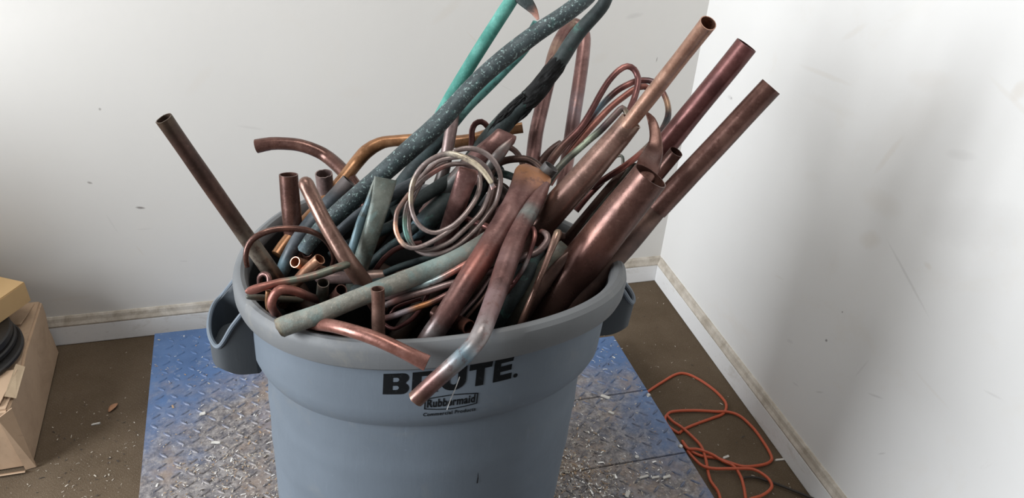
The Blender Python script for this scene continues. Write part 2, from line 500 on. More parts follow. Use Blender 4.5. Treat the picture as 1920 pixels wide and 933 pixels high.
# ------------------------------------------------------------------ bin
B = dict(cx=.13536, cy=1.06942, tx=.075587, ty=-.055037, ov=.128963, od=-.564635, lx=.038862, ly=.020969,
         h3c=-.017662, h3s=-.020018, w2c=-.00763, w2s=-.012976, h4=-.003928)
def ringp(h, r, t):
    k = h/.8
    m = 1+k*(B['h3c']*math.cos(3*t)+B['h3s']*math.sin(3*t)+B['h4']*math.cos(4*t))
    X = r*(1+B['ov']*k)*math.cos(t-B['od'])*m
    Y = r*(1-B['ov']*k)*math.sin(t-B['od'])*m
    c, s = math.cos(B['od']), math.sin(B['od'])
    x, y = X*c-Y*s, X*s+Y*c
    z = PLZ+h+k*(B['tx']*x+B['ty']*y)+k*(B['w2c']*math.cos(2*t)+B['w2s']*math.sin(2*t))
    return Vector((B['cx']+x+B['lx']*h, B['cy']+y+B['ly']*h, z))
BASE = Vector((B['cx'], B['cy'], PLZ))
def lathe(name, prof, mat, parent, n=160, closed=False, fine=True):
    pr = []
    for i in range(len(prof)):
        pr.append(prof[i])
        if fine and i+1 < len(prof):
            (h0, r0), (h1, r1) = prof[i], prof[i+1]
            d = math.hypot(h1-h0, r1-r0)
            for q in range(1, int(d/.02)+1):
                f = q/(int(d/.02)+1)
                pr.append((h0+(h1-h0)*f, r0+(r1-r0)*f))
    vs = [ringp(h, r, 2*math.pi*i/n)-BASE for h, r in pr for i in range(n)]
    fs = []
    m = len(pr)
    for a in range(m if closed else m-1):
        b = (a+1) % m
        for i in range(n):
            j = (i+1) % n
            fs.append((a*n+i, a*n+j, b*n+j, b*n+i))
    return link(name, mesh(name, vs, fs, True, 28), mat, parent)
tb = empty('trash_bin', BASE)
tag(tb, 'large round grey plastic bin full of scrap copper pipes, black lettering on its front', 'bin')
OUT = [(0.001, .262), (.012, .268), (.2, .2785), (.405, .2748), (.43, .2755), (.455, .2738), (.50, .2725), (.525, .2728), (.55, .2705), (.612, .2680), (.624, .2685), (.629, .2765),
       (.640, .283), (.654, .2876), (.70, .2870), (.735, .2855), (.752, .2875)]
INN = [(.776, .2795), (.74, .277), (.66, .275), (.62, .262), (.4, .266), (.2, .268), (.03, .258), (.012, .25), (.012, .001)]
lathe('body', [(0.001, .001), (0.001, .25)] + OUT + [(.776, .290), (.776, .2845)], MT['bin'], tb)
lathe('inner_wall', [(.776, .2845)] + INN, MT['inner_shade'], tb)
lathe('rim', [(.750, .2880), (.752, .297), (.757, .3025), (.766, .305), (.786, .305), (.795, .3025), (.8005, .297), (.802, .291), (.800, .285), (.794, .2815), (.782, .2800), (.777, .2802), (.777, .2898), (.752, .2879)], MT['rim'], tb, closed=True, fine=False)
def rad(h):
    for (h0, r0), (h1, r1) in zip(OUT, OUT[1:]):
        if h0 <= h <= h1:
            return r0+(r1-r0)*(h-h0)/(h1-h0)
    return OUT[-1][1]
def lerp(a, b, f): return a+(b-a)*f
def smooth_pts(pts, n):
    out = []
    k = len(pts)
    for i in range(k-1):
        p0, p1, p2, p3 = pts[max(i-1, 0)], pts[i], pts[i+1], pts[min(i+2, k-1)]
        for q in range(n):
            t = q/n
            out.append([0.5*((2*b)+(c-a)*t+(2*a-5*b+4*c-d)*t*t+(-a+3*b-3*c+d)*t**3) for a, b, c, d in zip(p0, p1, p2, p3)])
    out.append(list(pts[-1]))
    return out
def handle(tb_, tf, ro, otop, body_bot, out_bot):
    sg = 1 if tf > tb_ else -1
    pl = [(tb_, .285, .775, body_bot), (tb_+.02*sg, .305, .756, body_bot+.004), (tb_+.03*sg, ro-.012, otop+.02, out_bot), (lerp(tb_, tf, .22), ro, otop+.012, out_bot), (lerp(tb_, tf, .5), ro+.003, otop+.006, out_bot),
          (lerp(tb_, tf, .80), ro, otop+.002, out_bot), (tf-.025*sg, ro-.010, otop+.002, out_bot+.002), (tf-.004*sg, .318, .735, body_bot+.006), (tf, .285, .776, body_bot)]
    S = smooth_pts(pl, 6)
    rows = 9
    vs, fs = [], []
    n = len(S)
    for th in (0, 1):
        for i, (t, r, zt, zb) in enumerate(S):
            # inward offset for the sheet's thickness
            tc = (tb_+tf)/2
            k2 = .0048*th
            rr = r-k2
            tt = t+(tc-t)/max(abs(tc-t), 1e-3)*k2/.3*min(1, abs(tc-t)/.1)
            for j in range(rows):
                f = j/(rows-1)
                edge = .0
                vs.append(ringp(lerp(zb, zt, f), rr, tt)-BASE)
    N = n*rows
    for i in range(n-1):
        for j in range(rows-1):
            a = i*rows+j
            fs.append((a, a+1, a+rows+1, a+rows))
            fs.append((N+a, N+a+rows, N+a+rows+1, N+a+1))
        for j in (0, rows-1):
            a = i*rows+j
            fs.append((a, a+rows, N+a+rows, N+a))
    for i in (0, n-1):
        for j in range(rows-1):
            a = i*rows+j
            fs.append((a, a+1, N+a+1, N+a))
    o = link('handle', mesh('handle', vs, fs, True, 50), MT['handle'], tb)
    # web that closes the pocket between grip and body
    vs = []
    m2 = 14
    for zz in (0, .004):
        for q in range(m2):
            vs.append(ringp(lerp(body_bot, out_bot, .5)+.012+zz, .284, lerp(tb_, tf, q/(m2-1)))-BASE)
        for q in range(m2):
            f = q/(m2-1)
            rr = ro-.004-(.03 if q in (0, m2-1) else .012 if q in (1, m2-2) else 0)
            vs.append(ringp(lerp(body_bot, out_bot, .5)+.012+zz, rr, lerp(tb_+.02*sg, tf-.02*sg, f))-BASE)
    fs = []
    for q in range(m2-1):
        fs += [(q, q+1, m2+q+1, m2+q), (2*m2+q, 3*m2+q, 3*m2+q+1, 2*m2+q+1), (m2+q, m2+q+1, 3*m2+q+1, 3*m2+q)]
    link('pocket_web', mesh('pocket_web', vs, fs, False), MT['handle'], o)
    # bead along the upper edge
    vs, fs = [], []
    m = 8
    for i, (t, r, zt, zb) in enumerate(S):
        c = ringp(zt, r-.0024, t)-BASE
        a = ringp(S[max(i-1, 0)][2], S[max(i-1, 0)][1], S[max(i-1, 0)][0])
        b = ringp(S[min(i+1, n-1)][2], S[min(i+1, n-1)][1], S[min(i+1, n-1)][0])
        T = (b-a).normalized()
        s1 = T.cross(Vector((0, 0, 1))).normalized()
        s2 = s1.cross(T)
        for q in range(m):
            an = 2*math.pi*q/m
            vs.append(c+s1*.0042*math.cos(an)+s2*.0042*math.sin(an))
    for i in range(n-1):
        for q in range(m):
            fs.append((i*m+q, i*m+(q+1) % m, (i+1)*m+(q+1) % m, (i+1)*m+q))
    fs += [tuple(range(m)), tuple(range((n-1)*m, n*m))]
    link('grip_edge', mesh('grip_edge', vs, fs), MT['bin'], o)
handle(2.88, 3.325, .352, .690, .622, .640)
handle(.17, -.30, .350, .702, .632, .648)

# printed lettering, wrapped on the upper band
def wrap(name, splines=None, text=None, box=(0, 0, 1, 1), tmap=None, bold=0.0, off=.0007, parent=None):
    if text is not None:
        cu = bpy.data.curves.new(name, 'FONT')
        cu.body = text
        cu.size = 1
        cu.offset = bold
        cu.space_character = 1.08
        cu.resolution_u = 3
    else:
        cu = bpy.data.curves.new(name, 'CURVE')
        cu.dimensions = '2D'
        for pts in splines:
            s = cu.splines.new('POLY')
            s.points.add(len(pts)-1)
            for p, (x, y) in zip(s.points, pts):
                p.co = (x, y, 0, 1)
            s.use_cyclic_u = True
    cu.fill_mode = 'FRONT' if text is None else 'BOTH'
    ob = bpy.data.objects.new('tmp', cu)
    COL.objects.link(ob)
    bpy.context.view_layer.update()
    me = bpy.data.meshes.new_from_object(ob.evaluated_get(bpy.context.evaluated_depsgraph_get()))
    bpy.data.objects.remove(ob)
    bm = bmesh.new()
    bm.from_mesh(me)
    bmesh.ops.triangulate(bm, faces=bm.faces)
    if text is None:
        for _ in range(3):
            es = [e for e in bm.edges if e.calc_length() > .06]
            if es: bmesh.ops.subdivide_edges(bm, edges=es, cuts=1)
            bmesh.ops.triangulate(bm, faces=bm.faces)
    if text is not None:
        xs = [v.co.x for v in bm.verts]
        y = [v.co.y for v in bm.verts]
        x0, x1, y0, y1 = min(xs), max(xs), min(y), max(y)
        for v in bm.verts:
            v.co.x = box[0]+(v.co.x-x0)/(x1-x0)*(box[2]-box[0])
            v.co.y = box[1]+(v.co.y-y0)/(y1-y0)*(box[3]-box[1])
    for v in bm.verts:
        t, h = tmap(v.co.x, v.co.y)
        v.co = ringp(h, rad(h)+off, t)-BASE
    bmesh.ops.recalc_face_normals(bm, faces=bm.faces)
    out = bpy.data.meshes.new(name)
    bm.to_mesh(out)
    bm.free()
    o = link(name, out, MT['print'], parent or tb)
    return o
def arc(cx, cy, rx, ry, a0, a1, n=8):
    return [(cx+rx*math.cos(math.radians(a0+(a1-a0)*i/n)), cy+ry*math.sin(math.radians(a0+(a1-a0)*i/n))) for i in range(n+1)]
# letters in a space u 0..1 across the word, v 0..1 up
def place(pts, x0, x1): return [(x0+x*(x1-x0), y) for x, y in pts]
letters = []
Bo = [(0, 0), (.70, 0)] + arc(.72, .27, .28, .27, -90, 60, 8) + arc(.70, .755, .28, .245, -50, 90, 8) + [(0, 1)]
Bh1 = [(.36, .59)] + arc(.52, .69, .10, .10, -90, 90, 5) + [(.36, .79)]
Bh2 = [(.36, .21)] + arc(.52, .31, .10, .10, -90, 90, 5) + [(.36, .41)]
letters += [place(q, 0, .2) for q in (Bo, Bh1, Bh2)]
Ro = [(0, 0), (.34, 0), (.34, .33), (.46, .33), (.64, 0), (1.03, 0), (.80, .40)] + arc(.68, .68, .30, .32, -50, 90, 8) + [(0, 1)]
Rh = [(.34, .55)] + arc(.54, .665, .11, .115, -90, 90, 5) + [(.34, .78)]
letters += [place(q, .223, .42) for q in (Ro, Rh)]
Uo = [(0, 1), (0, .38)] + arc(.5, .38, .5, .40, 180, 360, 14) + [(1, 1), (.66, 1), (.66, .40)] + arc(.5, .38, .16, .15, 0, -180, 8) + [(.34, 1)]
letters.append(place(Uo, .447, .637))
letters.append(place([(.32, 0), (.68, 0), (.68, .72), (1, .72), (1, 1), (0, 1), (0, .72), (.32, .72)], .656, .833))
letters.append(place([(0, 0), (1, 0), (1, .25), (.36, .25), (.36, .385), (.96, .385), (.96, .615), (.36, .615), (.36, .75), (1, .75), (1, 1), (0, 1)], .851, 1.0))
letters.append([(1.035+.018*math.cos(a*math.pi/6), .07+.085*math.sin(a*math.pi/6)) for a in range(12)])
def tm_main(u, v): return lerp(-2.008, -1.36, u), lerp(lerp(.700, .705, u), lerp(.738, .7475, u), v)
wrap('printed_lettering', splines=letters, tmap=tm_main)
def tm_logo(u, v): return lerp(-1.795, -1.525, u), lerp(.6665, .6945, v)
def strip(a, b, wd):
    out = []
    n = max(2, int(abs(b[0]-a[0])/.08)+1)
    dx, dy = b[0]-a[0], b[1]-a[1]
    L = math.hypot(dx, dy)
    return [(a[0], a[1]-wd), (b[0], b[1]-wd), (b[0], b[1]+wd), (a[0], a[1]+wd)] if abs(dx) > abs(dy) else [(a[0]-wd*.28, a[1]), (a[0]+wd*.28, a[1]), (b[0]+wd*.28, b[1]), (b[0]-wd*.28, b[1])]
hexo = [(0, .14), (.25, .05), (.5, 0), (.75, .05), (1, .14), (1, .86), (.75, .95), (.5, 1), (.25, .95), (0, .86)]
hexi = [(.022, .20), (.25, .11), (.5, .06), (.75, .11), (.978, .20), (.978, .80), (.75, .89), (.5, .94), (.25, .89), (.022, .80)]
wrap('printed_frame', splines=[hexo, hexi], tmap=tm_logo)
wrap('printed_lettering', text='Rubbermaid', box=(.05, .24, .95, .80), tmap=tm_logo, bold=.03)
wrap('printed_lettering', text='Commercial Products', box=(-.01, -.34, .985, -.10), tmap=tm_logo, bold=.024)
# small tear low on the front
vs = [ringp(h, rad(h)+.0009, -1.447+d)-BASE for h, d in ((.512, 0), (.500, .004), (.487, .001), (.487, .009), (.498, .0095), (.508, .004))]
link('tear', mesh('tear', vs, [(0, 1, 2, 3, 4, 5)], False), MT['charcoal'], tb)

# ------------------------------------------------------------------ pipes
def tube_data(pts, closed=False, n=18, ends=('open', 'open'), wall=.14, jag=0.0, dent=.02, seed=0):
    """pts: (px, py, depth, width_px[, flatness[, tint]]) ; returns verts, faces, tints"""
    rnd = random.Random(seed)
    rows = []
    for p in pts:
        c = P(p[0], p[1], p[2])
        r = p[3]*p[2]/FPX/2
        fl = p[4] if len(p) > 4 and p[4] is not None else 1.0
        ti = p[5] if len(p) > 5 and p[5] is not None else (0, 0, 0, 0)
        rows.append([c.x, c.y, c.z, r, fl, *ti])
    if closed:
        rows = rows + rows[:1]
    # subdivide according to length
    out = []
    k = len(rows)
    for i in range(k-1):
        if closed:
            p0, p1, p2, p3 = rows[(i-1) % (k-1)], rows[i], rows[i+1], rows[(i+2) % (k-1)]
        else:
            p0, p1, p2, p3 = rows[max(i-1, 0)], rows[i], rows[i+1], rows[min(i+2, k-1)]
        L = (Vector(p2[:3])-Vector(p1[:3])).length
        m = max(2, min(14, int(L/max(.007, p1[3]*.7))))
        for q in range(m):
            t = q/m
            out.append([0.5*((2*b)+(c-a)*t+(2*a-5*b+4*c-d)*t*t+(-a+3*b-3*c+d)*t**3) for a, b, c, d in zip(p0, p1, p2, p3)])
    if not closed:
        out.append(list(rows[-1]))
    N = len(out)
    cen = [Vector(o[:3]) for o in out]
    T = []
    for i in range(N):
        a, b = (cen[(i-1) % N], cen[(i+1) % N]) if closed else (cen[max(i-1, 0)], cen[min(i+1, N-1)])
        T.append((b-a).normalized())
    view = (CAM-cen[N//2]).normalized()
    s = T[0].cross(view)
    if s.length < .2: s = T[0].cross(UU)
    s.normalize()
    frames = []
    for i in range(N):
        sv = T[i].cross((CAM-cen[i]).normalized())
        if any(len(p) > 4 and p[4] is not None for p in pts) and sv.length > .35:
            sv.normalize()
            if sv.dot(s) < 0: sv = -sv
            s = s.lerp(sv, .6)
        s = (s-T[i]*s.dot(T[i])).normalized()
        frames.append((s.copy(), T[i].cross(s)))
    vs, fs, tn = [], [], []
    ph = [rnd.uniform(0, 6.28) for _ in range(6)]
    def ring(i, sc, shift=0.0, jg=0.0):
        a, b = frames[i]
        r, fl = max(out[i][3], .0004), max(out[i][4], .05)
        base = len(vs)
        x = i*.35
        for q in range(n):
            an = 2*math.pi*q/n
            d = 1+dent*(math.sin(x+ph[0]+2*an)*.6+math.sin(.37*x+ph[1]-3*an)*.5+math.sin(.8*x+ph[2])*.4)
            rr = r*d
            t_in = r*(1-sc)
            ca, sa = math.cos(an), math.sin(an)
            va = a*ca*(rr-t_in)
            vb = b*sa*max(rr*fl-t_in*min(1, fl*1.2), .0002)
            j = jg*rnd.uniform(-1, 1)*r
            vs.append(cen[i]+va+vb+T[i]*(shift+j))
            tn.append(tuple(max(0, c) for c in out[i][5:9]))
        return base
    def bridge(b0, b1, flip=False):
        for q in range(n):
            p = (q+1) % n
            f = (b0+q, b0+p, b1+p, b1+q)
            fs.append(f[::-1] if flip else f)
    outer = [ring(i, 1, jg=(jag if i in (0, N-1) else 0)) for i in range(N)]
    for i in range(N-1): bridge(outer[i], outer[i+1])
    if closed:
        bridge(outer[-1], outer[0])
        return vs, fs, tn
    for e, idx in ((0, 0), (1, N-1)):
        if ends[e] == 'open':
            rng = range(0, min(N, 14)) if e == 0 else range(N-1, max(-1, N-15), -1)
            prev = outer[idx]
            for c, i in enumerate(rng):
                b = ring(i, 1-wall, 0)
                if c == 0 and jag:
                    for q in range(n):
                        vs[b+q] = vs[b+q] + (vs[outer[idx]+q]-cen[idx]).dot(T[idx])*T[idx] - (vs[b+q]-cen[idx]).dot(T[idx])*T[idx]
                bridge(prev, b)
                prev = b
            fs.append(tuple(prev+q for q in range(n)))
        elif ends[e] == 'round':
            prev = outer[idx]
            sg = -1 if e == 0 else 1
            for c in (30, 55, 75):
                b = ring(idx, 1)
                r = out[idx][3]
                for q in range(n):
                    vs[b+q] = cen[idx]+(vs[b+q]-cen[idx])*math.cos(math.radians(c))+T[idx]*sg*r*math.sin(math.radians(c))*min(1, out[idx][4]*1.2)
                bridge(prev, b)
                prev = b
            fs.append(tuple(prev+q for q in range(n)))
        else:
            fs.append(tuple(outer[idx]+q for q in range(n)))
    return vs, fs, tn
def make_tube(name, pts, mat, parent=None, **kw):
    segs = pts if isinstance(pts[0], list) else [pts]
    V, Fc, Tn = [], [], []
    for i, sgm in enumerate(segs):
        v, f, t = tube_data(sgm, seed=len(bpy.data.objects)*7+i, **kw)
        b = len(V)
        V += v
        Fc += [tuple(b+q for q in ff) for ff in f]
        Tn += t
    base = min(V, key=lambda p: p.z)
    if parent is None:
        org = Vector(base)
        off = org
    else:
        off = parent.matrix_basis.translation
    me = mesh(name, [v-off for v in V], Fc, True, 50)
    at = me.color_attributes.new('tint', 'FLOAT_COLOR', 'POINT')
    at.data.foreach_set('color', [c for t in Tn for c in t])
    if parent is None:
        return link(name, me, MT[mat], None, org)
    return link(name, me, MT[mat], parent)
def pipe(name, mat, label, pts, cat='pipe', group=None, **kw):
    o = make_tube(name, pts, mat, **kw)
    tag(o, label, cat, group)
    return o
TL = (.13, .38, .35, .8)      # teal tint
OR = (.50, .22, .09, .75)
RD = (.36, .12, .09, .8)
RD2 = (.30, .10, .075, .45)
TL2 = (.30, .52, .50, .32)
SI = (.34, .33, .33, .7)
BL = (.20, .32, .38, .8)
PK = (.45, .20, .17, .7)

# -- left side
pipe('copper_pipe', 'darkbrown', 'long straight dark brown pipe leaning out over the left rim, open end up', [
    (307, 222, 1.09, 33, None, (.10, .11, .05, .2)), (352, 287, 1.13, 31), (410, 370, 1.19, 31), (470, 455, 1.255, 31, None, (.30, .27, .22, .7)), (500, 497, 1.285, 31, None, (.28, .25, .2, .6)), (522, 530, 1.32, 31), (548, 575, 1.40, 31)], ends=('open', 'flat'), jag=.05)
pipe('copper_pipe', 'brown', 'grey-brown pipe curving up and left against the back wall', [
    (481, 274, 1.50, 27), (508, 269, 1.50, 25), (534, 269, 1.50, 24), (562, 272, 1.5, 24), (590, 281, 1.5, 24), (614, 294, 1.50, 25), (643, 320, 1.475, 26), (668, 352, 1.45, 26), (692, 395, 1.43, 26), (705, 440, 1.43, 26)], ends=('open', 'flat'))
pipe('copper_pipe', 'orange', 'orange-brown copper pipe with a kinked bend, running behind the big dark green pipe', [
    (520, 478, 1.35, 24), (545, 445, 1.37, 24), (600, 386, 1.42, 24), (642, 338, 1.45, 25), (668, 305, 1.47, 26), (688, 283, 1.47, 27), (712, 269, 1.47, 24, .8), (738, 264, 1.47, 21), (790, 262, 1.47, 23), (840, 266, 1.47, 24, None, (.3, .16, .1, .6)), (885, 262, 1.47, 24), (925, 250, 1.47, 23), (955, 243, 1.47, 20, .5), (980, 239, 1.47, 20, .4)], ends=('flat', 'open'))
pipe('slate_pipe', 'slate', 'dark slate pipe sloping down left, open end beside the orange pipe', [
    (656, 340, 1.37, 33, None, (.10, .08, .075, .9)), (640, 357, 1.37, 32, None, (.10, .08, .075, .8)), (614, 384, 1.365, 30), (588, 412, 1.355, 29), (566, 440, 1.34, 28), (547, 470, 1.335, 27), (533, 500, 1.34, 26, None, BL), (523, 528, 1.36, 25), (526, 560, 1.38, 25)], ends=('open', 'flat'))
pipe('copper_pipe', 'brown', 'short upright brown pipe with open top at the back left rim', [
    (541, 327, 1.335, 35), (544, 370, 1.35, 35), (548, 415, 1.365, 35), (551, 450, 1.38, 34), (553, 500, 1.38, 34)], ends=('open', 'flat'))
pipe('copper_pipe', 'greybrown', 'short pale brown pipe stub with open top, half hidden behind the rounded brown pipe', [
    (607, 325, 1.41, 32), (610, 355, 1.43, 31), (614, 395, 1.45, 31), (618, 440, 1.48, 31)], ends=('open', 'flat'), jag=.06)
pipe('copper_pipe', 'rose', 'smooth rosy-brown pipe with rounded closed top, leaning left in front', [
    (574, 345, 1.215, 29, None), (590, 378, 1.215, 29), (609, 416, 1.21, 29), (630, 452, 1.21, 30), (650, 485, 1.21, 32, None, (.14, .08, .06, .5)), (672, 516, 1.225, 33, None, (.14, .08, .06, .6)), (692, 545, 1.245, 34), (712, 578, 1.29, 34)], ends=('round', 'flat'))
pipe('specked_pipe', 'specked', 'longest thick dark green pipe with pale specks, crossing the whole pile diagonally', [
    (569, 470, 1.30, 26, None, BL), (590, 443, 1.295, 30), (614, 417, 1.29, 33), (640, 393, 1.285, 35), (676, 361, 1.28, 36), (703, 338, 1.28, 36), (762, 286, 1.275, 36), (821, 233, 1.275, 36), (885, 163, 1.28, 34), (941, 112, 1.28, 33), (1006, 62, 1.28, 33), (1060, 26, 1.28, 33), (1102, -8, 1.28, 32), (1125, -40, 1.29, 30)], ends=('open', 'open'), jag=.1, dent=.035)
pipe('verdigris_pipe', 'teal', 'bright turquoise verdigris pipe rising behind the thick dark green one', [
    (975, -22, 1.34, 20), (954, 8, 1.34, 25), (928, 48, 1.345, 25), (903, 87, 1.35, 25), (880, 124, 1.36, 25), (860, 157, 1.365, 25), (842, 188, 1.37, 25), (822, 225, 1.38, 24), (800, 265, 1.39, 22)], ends=('open', 'open'))
pipe('folded_tube', 'darkgreen', 'flattened dark tube tip with copper point hanging from the top edge of the picture', [
    (966, -20, 1.33, 30, .5), (978, -6, 1.33, 28, .3), (991, 8, 1.33, 22, .2), (1002, 22, 1.33, 14, .2, (.3, .14, .1, .8)), (1009, 37, 1.33, 5, .3, (.45, .25, .2, 1))], ends=('flat', 'flat'))
pipe('crusted_pipe', 'darkteal', 'black-crusted pipe with a teal edge, directly beneath the thick dark green pipe', [
    (1006, 42, 1.375, 14, None, TL), (985, 85, 1.375, 24, None, TL), (944, 129, 1.38, 24, None, TL), (908, 165, 1.385, 25, None, TL), (867, 206, 1.39, 26, None, (.2, .45, .42, .6)), (815, 268, 1.40, 30), (783, 310, 1.405, 32), (752, 350, 1.41, 32), (722, 398, 1.43, 32), (700, 450, 1.46, 30)], ends=('open', 'flat'), dent=.07)
g7 = empty('insulated_pipe', P(930, 243, 1.42))
tag(g7, 'dark green pipe with torn black insulation, slanting from the top right to the pile centre', 'pipe')
make_tube('pipe_run', [(1140, -30, 1.33, 25), (1132, 8, 1.34, 26), (1083, 64, 1.36, 27), (1047, 119, 1.375, 29), (1011, 165, 1.39, 32), (965, 208, 1.41, 36), (930, 247, 1.42, 38), (880, 305, 1.45, 32), (840, 360, 1.48, 32), (805, 420, 1.50, 32)], 'darkgreen', parent=g7, ends=('open', 'flat'), dent=.05)
def torn_sleeve(pts, seed, amp):
    rnd = random.Random(seed)
    n = 26
    v, f, t = tube_data(pts, n=n, ends=('flat', 'flat'), dent=.015, seed=seed, jag=.35)
    nv = []
    for i in range(0, len(v), n):
        c = sum((v[i+k2] for k2 in range(n)), Vector())/n
        for q in range(n):
            nv.append(c+(v[i+q]-c)*(1+rnd.uniform(-amp*.6, amp)))
    me = mesh('torn_insulation', [p-g7.location for p in nv], f, False)
    o = link('torn_insulation', me, MT['charcoal'], g7)
    tag(o, 'ragged black insulation')
torn_sleeve([(1048, 116, 1.374, 31), (1034, 135, 1.38, 34), (1018, 156, 1.388, 35), (1000, 178, 1.396, 36), (986, 192, 1.402, 35)], 5, .10)
torn_sleeve([(984, 180, 1.385, 12), (966, 194, 1.392, 12), (948, 213, 1.398, 13), (931, 232, 1.405, 13), (915, 254, 1.415, 11)], 8, .35)
torn_sleeve([(1001, 196, 1.40, 6), (985, 214, 1.402, 7), (966, 228, 1.41, 7), (950, 246, 1.418, 7), (938, 258, 1.425, 6)], 9, .5)
pipe('u_bent_pipe', 'mauve', 'tall mauve-brown pipe bent into a narrow hairpin at the back', [
    (985, 400, 1.415, 26), (992, 350, 1.435, 27), (999, 300, 1.46, 27), (1005, 250, 1.48, 27), (1016, 200, 1.50, 27), (1028, 150, 1.52, 26), (1041, 96, 1.545, 25, None, (.3, .22, .15, .5)), (1056, 64, 1.56, 24), (1072, 47, 1.57, 23, None, (.33, .25, .18, .7)), (1085, 48, 1.57, 23), (1095, 66, 1.56, 24), (1093, 103, 1.55, 25), (1086, 154, 1.53, 26), (1078, 206, 1.51, 26, None, (.2, .17, .19, .6)), (1070, 260, 1.49, 26), (1062, 310, 1.465, 26), (1052, 370, 1.43, 26)], ends=('flat', 'flat'))
pipe('grey_tube', 'greybrown', 'silvery grey tube standing upright behind the wire coil', [
    (857, 165, 1.385, 17), (853, 195, 1.38, 21), (847, 235, 1.38, 23), (840, 275, 1.38, 23), (832, 320, 1.385, 23, None, (.08, .07, .065, .8)), (820, 355, 1.39, 24, None, (.05, .05, .048, .9)), (803, 392, 1.40, 25, None, (.05, .05, .048, .9)), (785, 440, 1.43, 25)], ends=('open', 'flat'), jag=.1)

g = empty('folded_tube', P(702, 420, 1.24))
tag(g, 'sage green tube folded flat into a sharp two-legged peak, left of the wire coil', 'pipe')
make_tube('flat_leg', [(723, 334, 1.235, 42, .10), (720, 350, 1.235, 40, .2), (714, 378, 1.23, 37, .35), (706, 405, 1.23, 35, .5), (697, 435, 1.235, 34, .65), (687, 465, 1.245, 33, .75), (675, 500, 1.27, 32, .9), (664, 540, 1.32, 32)], 'sage', parent=g, ends=('flat', 'flat'))
make_tube('back_leg', [(704, 335, 1.236, 6, .5), (699, 352, 1.24, 10), (690, 382, 1.245, 14, None, BL), (678, 412, 1.25, 17, None, BL), (668, 443, 1.255, 17, None, BL), (658, 475, 1.27, 17, None, BL), (648, 510, 1.31, 17)], 'sage', parent=g, ends=('flat', 'flat'))
pipe('slate_pipe', 'slate', 'dim slate blue pipe lying low between the rosy pipe and the folded green tube', [
    (622, 445, 1.335, 22), (655, 418, 1.33, 23), (690, 392, 1.33, 23), (740, 362, 1.34, 23), (790, 335, 1.37, 22)], ends=('flat', 'flat'))
g = empty('folded_tube', P(900, 290, 1.32))
tag(g, 'maroon tube with a squared flattened end, just right above the wire coil', 'pipe')
make_tube('squared_end', [(952, 248, 1.335, 36, .16), (948, 255, 1.335, 43, .3), (936, 266, 1.335, 42, .5), (918, 280, 1.335, 40, .65), (895, 298, 1.345, 38, .8), (868, 325, 1.355, 36, .9, (.08, .09, .085, .7)), (835, 362, 1.375, 36, .95, (.05, .06, .06, .9)), (800, 405, 1.40, 36)], 'mauve', parent=g, ends=('flat', 'flat'))
make_tube('folded_lip', [(961, 259, 1.318, 5, .6), (950, 273, 1.315, 16, .4, (.16, .17, .16, .6)), (934, 292, 1.315, 22, .4, (.14, .15, .145, .7)), (915, 316, 1.325, 18, .5, (.12, .13, .12, .8)), (893, 345, 1.345, 12, .6)], 'mauve', parent=g, ends=('flat', 'flat'))
pipe('folded_tube', 'mauve', 'mauve tube with a folded corner top, standing inside the wire coil', [
    (879, 316, 1.222, 34, .10, (.3, .13, .1, .4)), (876, 328, 1.222, 39, .25), (869, 348, 1.235, 38, .5), (860, 375, 1.255, 37, .75), (850, 405, 1.285, 36, .9), (840, 435, 1.305, 34), (830, 462, 1.325, 32, None, (.09, .055, .055, .5)), (816, 500, 1.36, 32)], ends=('flat', 'flat'))
pipe('dark_pipe', 'darkgreen', 'blackened thick pipe with a blunt end seen through the wire coil', [
    (900, 325, 1.40, 38), (866, 352, 1.385, 40), (834, 380, 1.37, 40), (806, 407, 1.36, 40), (786, 427, 1.355, 36, .9, BL), (774, 437, 1.355, 26, .8, BL)], ends=('flat', 'round'))

